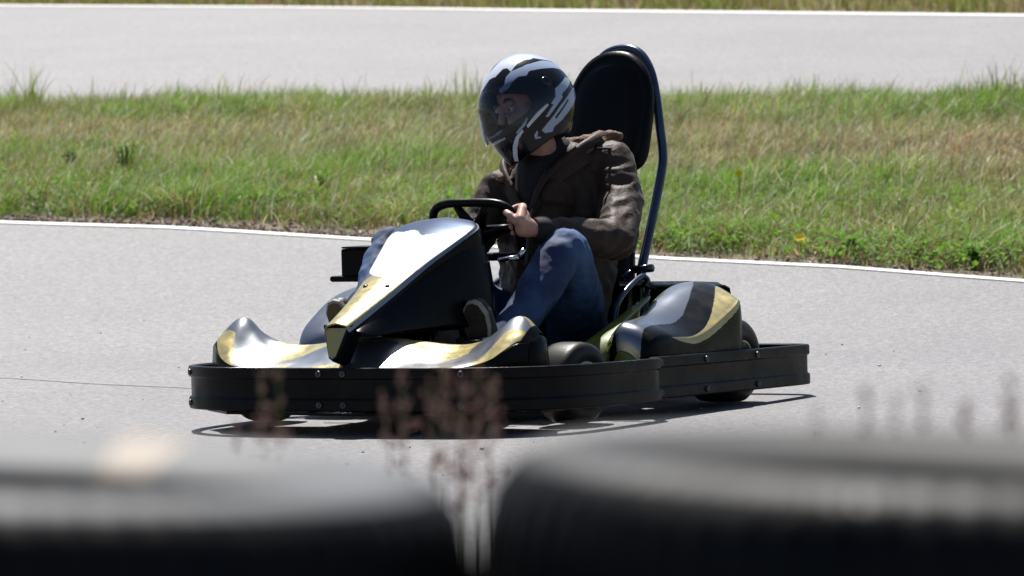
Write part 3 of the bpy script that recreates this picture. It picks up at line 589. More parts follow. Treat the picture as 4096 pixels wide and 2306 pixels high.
# ---- seat
sec = []
for (x, z, hw, d) in [(0.62, 0.14, 0.17, 0.02), (0.50, 0.115, 0.19, 0.05), (0.30, 0.095, 0.20, 0.09), (0.12, 0.10, 0.205, 0.13), (-0.02, 0.17, 0.21, 0.16), (-0.07, 0.30, 0.195, 0.14), (-0.10, 0.42, 0.175, 0.10), (-0.12, 0.51, 0.160, 0.07), (-0.135, 0.59, 0.145, 0.04), (-0.142, 0.64, 0.11, 0.02)]:
    tdir = Vector((0, 0, 1)) if z < 0.13 and x > 0.05 else Vector((1, 0, 0.2)); up_ = tdir.normalized()
    base = Vector((x, 0, z)); sec.append([base+Vector((0, hw*a, 0))+up_*d*b for a, b in [(-1.05, 1.0), (-1.0, 0.5), (-0.85, 0.1), (-0.4, 0), (0.4, 0), (0.85, 0.1), (1.0, 0.5), (1.05, 1.0)]])
v, f = loft(sec); seat_o = mesh('seat', v, f, M['seat'], kart, solid=0.010, sub=2)
# head rest pad: pillow in a leaning plane
def pad(parent):
    a0 = Vector((-0.166, 0, 0.772)); a1 = Vector((-0.300, 0, 1.197)); ax = (a1-a0); Ln = ax.length; ax.normalize(); nr = Vector((ax.z, 0, -ax.x))
    outl = []
    K = 48
    for i in range(K):
        a = 2*pi*i/K; cx = cos(a); sx = sin(a); ex = 2/5.0 if sx < 0 else 2/2.3
        yy = (0.182-0.024*(1+sx)/2)*math.copysign(abs(cx)**ex, cx); ss = Ln*0.5*(1+math.copysign(abs(sx)**ex, sx)); outl.append((yy, ss))
    rings = []
    for (sc_, th) in [(0.05, -0.020), (0.80, -0.022), (0.96, -0.012), (1.0, 0.006), (0.965, 0.028), (0.86, 0.036), (0.82, 0.031), (0.78, 0.036), (0.45, 0.043), (0.05, 0.044)]:
        rings.append([a0+ax*(Ln/2+(s_-Ln/2)*sc_)+Vector((0, 1, 0))*yy*sc_+nr*th for yy, s_ in outl])
    v, f = loft(rings, True); b = len(v); v += []; f += [tuple(range(K)), tuple(range(b-K, b))]
    return mesh('head_rest', v, f, M['seat'], parent)
pad(seat_o)
# roll hoop tube round the pad, down to the seat base
lft = [(-0.040, 0.205, 0.10), (-0.048, 0.202, 0.30), (-0.055, 0.198, 0.43), (-0.115, 0.196, 0.55), (-0.177, 0.195, 0.67), (-0.232, 0.193, 0.78), (-0.258, 0.186, 0.84), (-0.272, 0.170, 0.93), (-0.292, 0.148, 1.03), (-0.314, 0.116, 1.125), (-0.330, 0.066, 1.188), (-0.338, 0.0, 1.206)]
hoop = smooth_path(lft+[(x, -y, z) for x, y, z in lft[:-1][::-1]], 5)
m = MB(); m.tube(hoop, 0.0165, 14); m.obj('roll_hoop', M['tubeblue'], kart)
for sy in (-1, 1):
    m = MB(); m.tube([(-0.05, 0.245*sy, 0.452), (-0.06, 0.165*sy, 0.447)], 0.014, 8); m.tube([(-0.062, 0.17*sy, 0.45), (-0.02, 0.15*sy, 0.42)], 0.010, 8); m.obj('hoop_clamp', M['tubeblue'], kart)
# guard tubes beside the seat
for dx_ in (0.0,):
    m = MB(); m.tube(smooth_path([(0.29, 0.275, 0.22), (0.27, 0.275, 0.33), (0.20, 0.275, 0.385), (0.10, 0.275, 0.425), (0.07, 0.28, 0.425), (0.06, 0.285, 0.40), (0.10, 0.29, 0.31), (0.12, 0.29, 0.22)], 5), 0.010, 10); m.obj('guard_rail', M['tubeblue'], kart)
m = MB(); m.tube(smooth_path([(0.29, -0.275, 0.22), (0.27, -0.275, 0.33), (0.20, -0.275, 0.385), (0.08, -0.275, 0.425), (0.06, -0.285, 0.40), (0.10, -0.29, 0.22)], 5), 0.010, 10); m.obj('guard_rail', M['tubeblue'], kart)
# rear deck cover
m = MB(); prof2 = [(0.10, 0.395), (0.08, 0.408), (-0.20, 0.398), (-0.42, 0.385), (-0.455, 0.375), (-0.47, 0.33), (-0.47, 0.24)]
secs = [[(x, y, z-(0.01 if abs(y) > 0.30 else 0)) for x, z in prof2] for y in (-0.36, -0.34, -0.30, 0, 0.28, 0.30, 0.32, 0.33)]
v, f = loft(secs); mesh('rear_cover', v, f, M['black'], kart, solid=0.006, bevel=0.002)
# rear fender arch behind the left and right rear tyres
for sy in (-1, 1):
    arc = [(cos(a)*0.175-0.02, sin(a)*0.185+0.17) for a in np.linspace(radians(152), radians(85), 10)]
    secs = [[(x, sy*y, z) for x, z in arc] for y in (0.37, 0.40, 0.455, 0.465)]; v, f = loft(secs); mesh('rear_fender', v, f, M['black'], kart, solid=0.006, sub=1)
# engines: boxy air filter and block each side
m = MB(); m.box((0.605, -0.50, 0.50), (0.13, 0.11, 0.105)); m.box((0.615, -0.53, 0.452), (0.15, 0.12, 0.02)); m.tube([(0.585, -0.46, 0.45), (0.55, -0.42, 0.36)], 0.03, 12); m.obj('air_box', M['black'], kart, smooth=False, bevel=0.008)
m = MB(); m.box((0.605, -0.50, 0.5563), (0.125, 0.105, 0.006)); m.tube([(0.57, -0.48, 0.565), (0.57, -0.48, 0.585)], 0.012, 10); m.obj('air_box_lid', M['black'], kart, smooth=False, bevel=0.002)
m = MB(); m.box((0.30, -0.30, 0.22), (0.26, 0.14, 0.20)); 
for k in range(7): m.box((0.30, -0.37, 0.16+0.022*k), (0.22, 0.03, 0.006))
m.obj('engine', M['steel'], kart, smooth=False, bevel=0.004)
# ---- steering column, wheel, pedals
Wc = Vector((0.705, 0, 0.600)); wt = Vector((0.36, 0, 0.93)).normalized(); wn = Vector((wt.z, 0, -wt.x))
def WP(y, t, n_=0.0): return Wc+Vector((0, y, 0))+wt*t+wn*n_
rimp = []
for i in range(48):
    a = 2*pi*i/48; c_, s_ = cos(a), sin(a); k = (abs(c_)**4+abs(s_)**4)**(-1/4.0); y = 0.158*c_*k; t = (0.108 if s_ > 0 else 0.122)*s_*k; t = max(t, -0.085) if True else t; rimp.append(WP(y, t))
m = MB(); m.tube(rimp, 0.0145, 12, True)
st_o = m.obj('steering_wheel', M['seat'], kart)
m = MB()
for (y, t) in [(-0.148, 0.02), (0.148, 0.02), (-0.06, 0.106), (0.06, 0.106), (0, -0.08)]:
    m.tube([WP(0.25*y, 0.25*t, 0.004), WP(y, t, 0)], [0.022, 0.011], 8)
m.lathe([(-0.01, 0.045), (0.012, 0.045), (0.016, 0.03), (0.016, 0)], Wc, wn, 20); m.obj('wheel_spoke', M['seat'], st_o)
m = MB(); m.tube([Wc, (0.98, 0, 0.30), (1.08, 0, 0.12)], 0.011, 10); m.obj('steering_column', M['chrome'], kart)
for sy in (-1, 1):
    m = MB(); m.tube(smooth_path([(1.14, 0.14*sy, 0.08), (1.13, 0.20*sy, 0.16), (1.12, 0.26*sy, 0.27)], 4), 0.008, 8); m.tube([(1.12, 0.21*sy, 0.27), (1.12, 0.31*sy, 0.27)], 0.009, 8); m.obj('pedal', M['chrome'], kart)
m = MB(); m.tube([(1.02, 0.10, 0.26), (1.02, 0.28, 0.26)], 0.012, 10); m.lathe([(0, 0), (0, 0.035), (0.03, 0.04), (0.08, 0.035), (0.085, 0)], (1.20, 0.12, 0.225), (0.05, 1, 0), 20); m.obj('brake_reservoir', M['steel'], kart)
m = MB(); m.tube([(0.86, 0.17, 0.515), (0.86, 0.245, 0.525)], 0.008, 8); m.tube([(0.86, 0.245, 0.525), (0.85, 0.26, 0.55)], 0.008, 8); m.obj('cable_bracket', M['chrome'], kart)
# ============================================================ DRIVER (same local frame as the kart; the Empty sits at the seat)
PB = Vector((0.20, 0.0, 0.10))
ca, sa = cos(KR), sin(KR)
ploc = (KO[0]+ca*PB.x-sa*PB.y, KO[1]+sa*PB.x+ca*PB.y, KO[2]+PB.z)
driver = empty('person', ploc, KR, 'seated kart driver in brown jacket, blue jeans and black and white full-face helmet', 'person')
OFF = tuple(-PB)
def ico_template():
    b = bmesh.new(); bmesh.ops.create_icosphere(b, subdivisions=2, radius=1); v = np.array([x.co[:] for x in b.verts]); f = [[q.index for q in p.verts] for p in b.faces]; b.free(); return v, f
ICV, ICF = ico_template()
def blob(name, chains, m, parent, voxel=0.008, smooth_it=6, disp=None, extra=None, off=OFF):
    V = []; F = []; b = 0
    for ch in chains:
        for i in range(len(ch)-1 if len(ch) > 1 else 1):
            p = ch[i]; q = ch[i+1] if len(ch) > 1 else ch[i]; d = sqrt(sum((p[k]-q[k])**2 for k in range(3))); n_ = max(1, int(d/(min(p[3], q[3])*0.3)))
            for k in range(n_+1):
                t = k/n_; c = [p[a]+(q[a]-p[a])*t for a in range(4)]; sc = (1, 1, 1)
                V.append(ICV*c[3]+np.array(c[:3])); F += [[x+b for x in f] for f in ICF]; b += len(ICV)
    V = np.concatenate(V).tolist()
    if extra: ev, ef = extra; F += [[x+b for x in f] for f in ef]; V += [tuple(p) for p in ev]
    o = mesh(name, V, F, m, parent, recalc=False)
    r = o.modifiers.new('r', 'REMESH'); r.mode = 'VOXEL'; r.voxel_size = voxel; r.use_smooth_shade = True
    s_ = o.modifiers.new('s', 'SMOOTH'); s_.factor = 0.5; s_.iterations = smooth_it
    bake(o); me = o.data
    if disp:
        n = len(me.vertices); co = np.zeros(n*3); me.vertices.foreach_get('co', co); co = co.reshape(-1, 3); no = np.zeros(n*3); me.vertices.foreach_get('normal', no); no = no.reshape(-1, 3)
        d = np.array([disp(Vector(c)) for c in co]); co = co+no*d[:, None]; me.vertices.foreach_set('co', co.reshape(-1))
    me.polygons.foreach_set('use_smooth', [True]*len(me.polygons)); me.update(); o.location = off
    if not me.materials: me.materials.append(m)
    return o
# ---- helmet frame
HC = Vector((0.335, 0.0, 1.012)); yaw = radians(-27); pit = radians(13); rol = radians(15)
HF = Vector((cos(yaw)*cos(pit), sin(yaw)*cos(pit), -sin(pit))); HL = Vector((-sin(yaw), cos(yaw), 0)); HU = HF.cross(HL); HL, HU = HL*cos(rol)+HU*sin(rol), HU*cos(rol)-HL*sin(rol); HS = 1.07
def HW(x, y, z): return HC+(HF*x+HL*y+HU*z)*HS
# ---- body: one continuous skin surface, head with face, hands closed on the wheel
def hand(sy, wrist, sh=0.0):
    # four fingers round the rim (their middle joints face away from the driver), palm and thumb on the driver's side
    ch = []; z_ = [0.080, 0.056, 0.032, 0.009]; Rr = [0.0125, 0.0132, 0.0125, 0.0108]; y0 = 0.158*sy; wv = Vector(wrist)
    for i, t in enumerate(z_):
        t += sh; outk = [0.030, 0.036, 0.033, 0.026][i]; r = Rr[i]
        k = WP(y0+sy*outk, t, -0.004); a = WP(y0+sy*0.018, t-0.002, -0.032); b = WP(y0-sy*0.008, t-0.006, -0.034); c = WP(y0-sy*0.026, t-0.009, -0.014); e_ = WP(y0-sy*0.018, t-0.009, 0.008)
        ch.append([(*k, r*1.25), (*a, r*1.08), (*b, r), (*c, r*0.92), (*e_, r*0.85)])
        back = WP(y0+sy*(outk+0.010), 0.018+sh+(t-sh)*0.55, 0.038); ch.append([(*k, r*1.25), (*back, 0.019), (*(back*0.45+wv*0.55), 0.023)])
    ch.append([(*WP(y0+sy*0.030, 0.055+sh, 0.022), 0.021), (*WP(y0+sy*0.032, 0.020+sh, 0.030), 0.023), (*wv, 0.027)])
    ch.append([(*WP(y0+sy*0.022, 0.058+sh, 0.040), 0.015), (*WP(y0+sy*0.002, 0.076+sh, 0.034), 0.0130), (*WP(y0-sy*0.020, 0.080+sh, 0.018), 0.0115), (*WP(y0-sy*0.032, 0.070+sh, 0.0), 0.0100)])
    return ch
LW, RW = (0.655, 0.200, 0.607), (0.630, -0.175, 0.530)
LE, RE = (0.34, 0.320, 0.560), (0.46, -0.215, 0.500)
LS, RS = (0.105, 0.185, 0.815), (0.262, -0.165, 0.735)
bodyc = [
 [(0.20, 0, 0.24, 0.12), (0.185, 0, 0.45, 0.11), (0.19, 0, 0.66, 0.10), (0.22, 0, 0.82, 0.060), (0.30, 0.0, 0.91, 0.056)],
 [(0.19, 0.02, 0.72, 0.07), (LS[0]+0.01, LS[1]-0.01, LS[2]-0.02, 0.045), (0.19, 0.24, 0.685, 0.042), (*LE, 0.040), (*LW, 0.028)], [(0.20, -0.02, 0.68, 0.07), (RS[0], RS[1], RS[2]-0.02, 0.045), (0.35, -0.195, 0.60, 0.042), (*RE, 0.040), (*RW, 0.028)],
 [(0.20, 0.10, 0.22, 0.10), (0.60, 0.27, 0.55, 0.058), (0.75, 0.24, 0.40, 0.052), (0.93, 0.205, 0.25, 0.038), (1.00, 0.20, 0.26, 0.032)],
 [(0.20, -0.10, 0.22, 0.10), (0.70, -0.33, 0.545, 0.052), (0.88, -0.30, 0.40, 0.046), (1.08, -0.25, 0.25, 0.038), (1.15, -0.25, 0.27, 0.032)]]
def hd(x, y, z, r): return (*HW(x, y, z), r)
headc = [[hd(-0.015, 0, 0.035, 0.088), hd(0.015, 0, 0.04, 0.085)], [hd(0.02, 0, -0.03, 0.070), hd(0.045, 0, -0.075, 0.040)], [hd(0.045, 0, 0.02, 0.056)], [hd(0.03, 0.035, -0.03, 0.042)], [hd(0.03, -0.035, -0.03, 0.042)],
 [hd(0.098, 0, 0.015, 0.010), hd(0.112, 0, -0.012, 0.012), hd(0.116, 0, -0.022, 0.013)], [hd(0.092, 0.024, 0.022, 0.011), hd(0.088, 0.045, 0.022, 0.011)], [hd(0.092, -0.024, 0.022, 0.011), hd(0.088, -0.045, 0.022, 0.011)],
 [hd(0.092, 0.018, -0.052, 0.010), hd(0.097, 0, -0.050, 0.011), hd(0.092, -0.018, -0.052, 0.010)], [hd(0.085, 0, -0.085, 0.022)], [hd(-0.005, 0.085, 0.0, 0.016), hd(-0.01, 0.088, -0.02, 0.012)], [hd(-0.005, -0.085, 0.0, 0.016), hd(-0.01, -0.088, -0.02, 0.012)]]
body = blob('body', bodyc+headc+hand(1, LW)+hand(-1, RW, -0.085), M['skin'], driver, 0.0042, 3)
M['eye'] = mat('eye', (0.5, 0.5, 0.5), 0.2)
for sy in (-1, 1): m = MB(); m.sphere(HW(0.083, 0.031*sy, 0.006), 0.0125, 8); m.sphere(HW(0.0915, 0.031*sy, 0.005), 0.0055, 6, 1); m.obj('eye', [M['eye'], M['hair']], driver, off=OFF)

for sy in (-1, 1): m = MB(); m.tube([HW(0.092, 0.014*sy, 0.033), HW(0.098, 0.032*sy, 0.039), HW(0.090, 0.052*sy, 0.034)], 0.004, 6); m.obj('brow', M['hair'], driver, off=OFF)
m = MB(); m.sphere(HW(-0.02, 0, 0.045), 0.095, 14, sc=(1.02, 0.98, 1.0)); hv = [v for v in m.v]; m.obj('hair', M['hair'], driver, off=OFF)
# ---- clothes
def wr(p, a=0.0060, fx=9.0, fz=20.0, seed=0.0):
    w1 = noise.noise(Vector((p.x*5, p.y*5, p.z*5+seed)))*0.6
    r = 1-abs(noise.noise(Vector((p.x*fx+w1, p.y*fx-w1, p.z*fz+w1*2+seed)))*2)
    r2 = 1-abs(noise.noise(Vector((p.x*24+3, p.y*24, p.z*30+seed)))*2)
    return a*(r-0.5)+0.0022*(r2-0.5)
def jdisp(p):
    d = wr(p)
    # rows of folds where the sleeve bends at the elbow
    for E_, k in ((LE, 1.0), (RE, 0.8)):
        q = p-Vector(E_); dd = q.length
        if dd < 0.20: ph = q.x*0.75+q.z*0.75; d += k*0.0045*sin(ph*115+noise.noise(p*7)*3)*math.exp(-(dd/0.12)**2)
    q = p-Vector(LW); s_ = (Vector(LE)-Vector(LW)).normalized(); al = q.dot(s_)
    if q.length < 0.30 and p.y > 0.1: d += 0.0028*sin(al*85+noise.noise(p*9)*2.5)*max(0, 1-al/0.3)
    return d
jk = [[(0.22, 0.05, 0.30, 0.145), (0.155, 0.055, 0.45, 0.150), (0.150, 0.060, 0.60, 0.150), (0.15, 0.06, 0.70, 0.130), (0.165, 0.045, 0.800, 0.098)],
      [(0.24, -0.05, 0.30, 0.140), (0.19, -0.055, 0.45, 0.145), (0.20, -0.055, 0.60, 0.145), (0.215, -0.05, 0.68, 0.120), (0.225, -0.03, 0.775, 0.092)],
      [(0.265, 0.03, 0.70, 0.105), (0.27, 0.0, 0.60, 0.115), (0.27, 0.0, 0.45, 0.12), (0.29, 0.0, 0.33, 0.12)],
      [(0.16, 0.06, 0.790, 0.085), (*LS, 0.078), (0.17, 0.25, 0.685, 0.080), (*LE, 0.070), (0.45, 0.285, 0.572, 0.064), (0.57, 0.235, 0.598, 0.051), (0.615, 0.218, 0.602, 0.044)],
      [(0.21, -0.05, 0.70, 0.09), (*RS, 0.072), (0.35, -0.20, 0.60, 0.070), (*RE, 0.062), (0.56, -0.190, 0.515, 0.050), (0.595, -0.185, 0.520, 0.044)]]
jacket = blob('jacket', jk, M['jacket'], driver, 0.0075, 5, jdisp)
cuffs = []
for wv, ev in ((LW, (0.632, 0.212, 0.604)), (RW, (0.600, -0.182, 0.522))):
    wv = Vector(wv); ev = Vector(ev); d_ = (wv-ev).normalized(); m = MB(); m.lathe([(-0.015, 0.042), (0.0, 0.049), (0.016, 0.047), (0.034, 0.042), (0.044, 0.038), (0.045, 0.032), (0.03, 0.028)], ev, d_, 24)
    for k in range(1): pass
    m.obj('cuff', M['lining'], jacket, recalc=False, sub=1)
# collar / hood: ruffled brown ring, open at the front
def coll(p): return 0.010*(noise.noise(p*15)) + 0.005*noise.noise(p*40)+0.002*noise.noise(p*110)
rings = [[(0.20, 0.135, 0.850, 0.016), (0.13, 0.145, 0.868, 0.020), (0.06, 0.125, 0.885, 0.022), (0.030, 0.06, 0.893, 0.022), (0.035, -0.02, 0.885, 0.022), (0.08, -0.09, 0.865, 0.020), (0.16, -0.13, 0.835, 0.020), (0.26, -0.135, 0.800, 0.018), (0.34, -0.11, 0.775, 0.016)], [(0.12, 0.115, 0.895, 0.014), (0.04, 0.11, 0.912, 0.020), (-0.005, 0.115, 0.908, 0.019), (-0.02, 0.145, 0.902, 0.013)]]
collar = blob('collar', rings, M['fur'], jacket, 0.005, 1, coll, off=(0, 0, 0))
for sy in (-1, 1):
    P_ = [(0.07, 0.135, 0.875), (0.15, 0.150, 0.862), (0.23, 0.135, 0.830), (0.30, 0.095, 0.785), (0.355, 0.045, 0.725), (0.385, 0.02, 0.66)] if sy > 0 else [(0.10, -0.10, 0.855), (0.19, -0.135, 0.825), (0.28, -0.130, 0.785), (0.335, -0.09, 0.745), (0.37, -0.04, 0.700), (0.385, -0.005, 0.65)]
    W_ = [0.055, 0.062, 0.065, 0.058, 0.040, 0.012]; rows = []
    for (x, y, z), h in zip(smooth_path(P_, 4), np.interp(np.linspace(0, 5, 21), range(6), W_)):
        o_ = Vector((0.2, 0.6*sy, 0.1)).normalized(); rows.append([Vector((x, y, z))+o_*0.012-Vector((0, 0, 0.03)), Vector((x, y, z))+o_*0.004, Vector((x, y, z))+Vector((0.004, -0.010*sy, h*0.6)), Vector((x, y, z))+Vector((0.008, 0.004*sy, h)), Vector((x, y, z))+o_*0.022+Vector((0, 0, h*0.55))])
    v, f = loft(rows); mesh('collar_flap', v, f, M['jacket'], jacket, solid=0.004, sub=1)
inner = blob('hood_lining', [[(0.18, 0.01, 0.80, 0.100), (0.20, 0.01, 0.845, 0.078), (0.27, -0.01, 0.79, 0.080), (0.32, -0.01, 0.71, 0.060)]], M['lining'], driver, 0.008, 4)
m = MB(); zp = smooth_path([(0.325, 0.05, 0.80), (0.375, 0.03, 0.70), (0.395, 0.02, 0.60), (0.415, 0.015, 0.48)], 6); m.tube(zp, 0.005, 6); m.obj('zip', M['steel'], jacket)
m = MB(); m.tube([(0.205, 0.185, 0.865), (0.10, 0.235, 0.860)], 0.004, 6); m.obj('shoulder_strap', M['lining'], jacket)
def jdn(p):
    d = wr(p, 0.006, 8.0, 14.0, 4.0)
    for E_ in ((0.60, 0.27, 0.55), (0.70, -0.35, 0.56)):
        q = p-Vector(E_); d += 0.004*sin((q.x-q.z*0.3)*95+noise.noise(p*8)*3)*math.exp(-(q.length/0.10)**2)
    return d
jn = [[(0.22, 0.09, 0.225, 0.115), (0.40, 0.19, 0.37, 0.100), (0.545, 0.255, 0.495, 0.085), (0.61, 0.275, 0.540, 0.077), (0.66, 0.27, 0.51, 0.075), (0.74, 0.25, 0.415, 0.074), (0.84, 0.225, 0.315, 0.068), (0.92, 0.205, 0.245, 0.062)],
      [(0.22, -0.09, 0.225, 0.115), (0.46, -0.22, 0.38, 0.095), (0.65, -0.315, 0.505, 0.080), (0.705, -0.335, 0.556, 0.072), (0.765, -0.33, 0.505, 0.069), (0.87, -0.305, 0.41, 0.066), (0.98, -0.26, 0.32, 0.060), (1.04, -0.235, 0.265, 0.056)],
      [(0.20, -0.09, 0.23, 0.115), (0.20, 0.09, 0.23, 0.115)]]
jeans = blob('jeans', jn, M['jeans'], driver, 0.0075, 5, jdn)
def shoe(x, y, z, sy):
    ax = Vector((0.40, 0.10*sy, 0.91)).normalized(); nm = Vector((0.91, 0.0, -0.40)); nm = (nm-ax*nm.dot(ax)).normalized(); sd_ = ax.cross(nm); c = Vector((x, y, z))
    def Q(a, b, h): return c+ax*a+sd_*b+nm*h
    ch = [[(*Q(-0.11, 0, -0.035), 0.040), (*Q(-0.02, 0, -0.036), 0.042), (*Q(0.06, 0.0, -0.022), 0.040), (*Q(0.11, 0.0, -0.012), 0.034)], [(*Q(0.03, 0.016, -0.016), 0.036), (*Q(0.09, 0.014, -0.008), 0.034)], [(*Q(0.03, -0.016, -0.016), 0.036), (*Q(0.09, -0.014, -0.008), 0.034)], [(*Q(-0.10, 0, -0.05), 0.042), (*Q(-0.09, 0, -0.10), 0.045)]]
    s_ = blob('shoe', ch, M['shoe'], driver, 0.006, 4)
    outl = [(-0.150, 0.0), (-0.142, 0.028), (-0.09, 0.036), (-0.02, 0.034), (0.06, 0.046), (0.11, 0.043), (0.143, 0.022), (0.150, 0.0)]; full = outl+[(a, -b) for a, b in outl[1:-1][::-1]]
    m = MB(); r0 = [Q(a*0.97, b*0.97, 0.002) for a, b in full]; r1 = [Q(a, b, 0.006) for a, b in full]; r2 = [Q(a, b, 0.018) for a, b in full]; r3 = [Q(a*0.95, b*0.9, 0.022) for a, b in full]
    v, f = loft([r0, r1, r2, r3], True); nn = len(full); m.add(v, f+[tuple(range(nn))]); m.m = m.m; m.add(r3, [tuple(range(nn))], 1); m.obj('sole', [M['sole'], M['shoe']], s_, smooth=False, recalc=True)
shoe(1.035, 0.20, 0.265, 1); shoe(1.150, -0.225, 0.275, -1)
# ---- helmet shell
def hp(A, E, grow=0.0):
    cE, sE, cA, sA = cos(E), sin(E), cos(A), sin(A)
    ax = 0.160 if cA > 0 else 0.158; bz = 0.170 if sE > 0 else 0.178
    x, y, z = cE*cA*ax, cE*sA*0.133, sE*bz
    if sE < 0:
        fr = max(0, cA)**1.3; k = min(1, -E/radians(50)); x += 0.030*fr*k; z -= 0.020*fr*k; y *= 1-0.10*k*(1-fr)
        if cA < 0: x += 0.030*(-cA)*k; 
    return ((ax+grow)/ax*x, (0.133+grow)/0.133*y, (bz+grow)/bz*z)
DEC = None   # painted bands: (material index, polygon in degrees of azimuth and elevation)
def inpoly(x, y, P):
    c = False; n_ = len(P); j = n_-1
    for i in range(n_):
        if (P[i][1] > y) != (P[j][1] > y) and x < (P[j][0]-P[i][0])*(y-P[i][1])/(P[j][1]-P[i][1])+P[i][0]: c = not c
        j = i
    return c
PORT = [(-1, 27), (30, 22), (52, 15.5), (66, 9.5), (69, -3), (58, -9.5), (42, -12), (27, -13.5), (12, -13), (-1, -13)]
DEC = [(1, [(-30, 36), (-1.5, 51.5), (9, 66.5), (20, 91), (130, 91), (141, 65), (144, 51.5), (147, 38), (135, 40), (112.5, 47), (105, 51.5), (96, 50), (82.5, 53), (69, 50), (61, 46), (54, 41), (49.5, 48.5), (40.5, 50), (25.5, 42.5), (12, 43), (0, 36), (-20, 30)]),
 (2, [(54, 41), (84, 43.5), (117, 43), (147, 35), (158, 30), (150, 20), (135, 26), (120, 29), (96, 32), (79.5, 33.5), (73, 29), (62, 31), (54, 28), (45, 21.5), (31.5, 20), (31.5, 24.5), (40.5, 27.5), (45, 36.5)]),
 (1, [(147, 40), (148, 23), (148, 8), (150, -8), (180, -8), (180, 40)]), (0, [(158, 28), (158, 2), (180, 2), (180, 28)]),
 (2, [(132, 15.5), (146, 12), (124.5, 3.5), (111, -1), (91.5, -10), (88.5, -8.5), (96, -4), (100.5, 5)]),
 (2, [(124.5, -2.5), (146, 4), (152, -6), (121.5, -19), (102, -28), (87, -32.5), (84, -37), (73.5, -35.5), (69, -31), (81, -25), (102, -13)]),
 (0, [(118, -8), (119, -10), (92, -25), (90, -23)]),
 (2, [(108, -2.5), (108, -5.5), (81, -20.5), (78, -19), (91.5, -10)]), (1, [(84, -7), (85.5, -9), (72, -15.5), (54, -23), (52.5, -20.5), (70.5, -11.5)]),
 (1, [(46.5, -22), (47, -24.5), (38.5, -29), (31, -36), (18, -51), (10, -49), (25.5, -33), (34.5, -26.5)]), (2, [(0, -15.5), (20, -14.5), (20, -16.5), (0, -18)]), (2, [(0, -21.5), (20, -22), (20, -24), (0, -24.5)]),
 (2, [(63, -29.5), (58.5, -32.5), (58.5, -37), (66, -38.5), (66, -37), (61.5, -35.5), (64.5, -31)]), (2, [(55.5, -13), (57, -15), (51, -20), (37.5, -24.5), (37.5, -22.5), (49.5, -17.5)])]
NA, NE = 420, 210; Amin, Emin = -pi, radians(-52)
vs = []; fs = []; fm = []
for i in range(NE+1):
    for j in range(NA):
        A = Amin+2*pi*j/NA; lo = Emin+radians(12)*(1-max(0, cos(A)))*0.8; E_ = lo+(pi/2-lo)*i/NE; vs.append(HW(*hp(A, E_)))
for i in range(NE):
    for j in range(NA):
        A = Amin+2*pi*(j+0.5)/NA; lo = Emin+radians(12)*(1-max(0, cos(A)))*0.8; E_ = lo+(pi/2-lo)*(i+0.5)/NE; a = abs(math.degrees(A)); e_ = math.degrees(E_)
        if inpoly(a, e_, PORT): continue
        k = 0
        for (mi, P) in DEC:
            ad = math.degrees(A)
            if inpoly(ad if ad > -45 else -ad, e_, P) or (ad < 0 and inpoly(-ad, e_, P)): k = mi
        if i == NE-1: fs.append((i*NA+j, i*NA+(j+1) % NA, (i+1)*NA+j))
        else: fs.append((i*NA+j, i*NA+(j+1) % NA, (i+1)*NA+(j+1) % NA, (i+1)*NA+j))
        fm.append(k)
helmet = mesh('helmet', vs, fs, [M['h_black'], M['h_white'], M['h_white_shade']], driver, fm=fm, solid=0.022, offset=-1, off=OFF, recalc=True)
# visor: clear shell outside the port, its chin edge standing slightly proud
secs = []
for q_ in np.linspace(0, 1, 18):
    row = []
    for A in np.linspace(-98, 98, 44):
        s_ = abs(A)/98; top = 29-3*s_+4*max(0, s_-0.7); bot = -20+2*s_+26*max(0, s_-0.35)**1.3; e2 = top+(bot-top)*q_; lift = 0.004+0.017*q_*cos(radians(A*0.9))
        row.append(HW(*hp(radians(A), radians(e2), lift)))
    secs.append(row)
v, f = loft(secs); mesh('visor', v, f, M['visor'], helmet, solid=0.0)
m = MB()
for sy in (-1, 1):
    c = HW(*hp(radians(92*sy), radians(15), 0.006)); ax = (c-HC).normalized(); m = MB(); m.lathe([(-0.004, 0.018), (0.002, 0.017), (0.003, 0.012), (0.002, 0.011), (0.003, 0.006), (0.003, 0)], c, ax, 24); m.obj('visor_pivot', M['h_black'], helmet, recalc=False)
# rim trim at the bottom of the shell, chin curtain, vents
tr = []
for j in range(72):
    A = -pi+2*pi*j/72; lo = Emin+radians(12)*(1-max(0, cos(A)))*0.8; tr.append(HW(*hp(A, lo, -0.008)))
m = MB(); m.tube(tr, 0.0085, 8, True); m.obj('rim_trim', M['h_inner'], helmet)
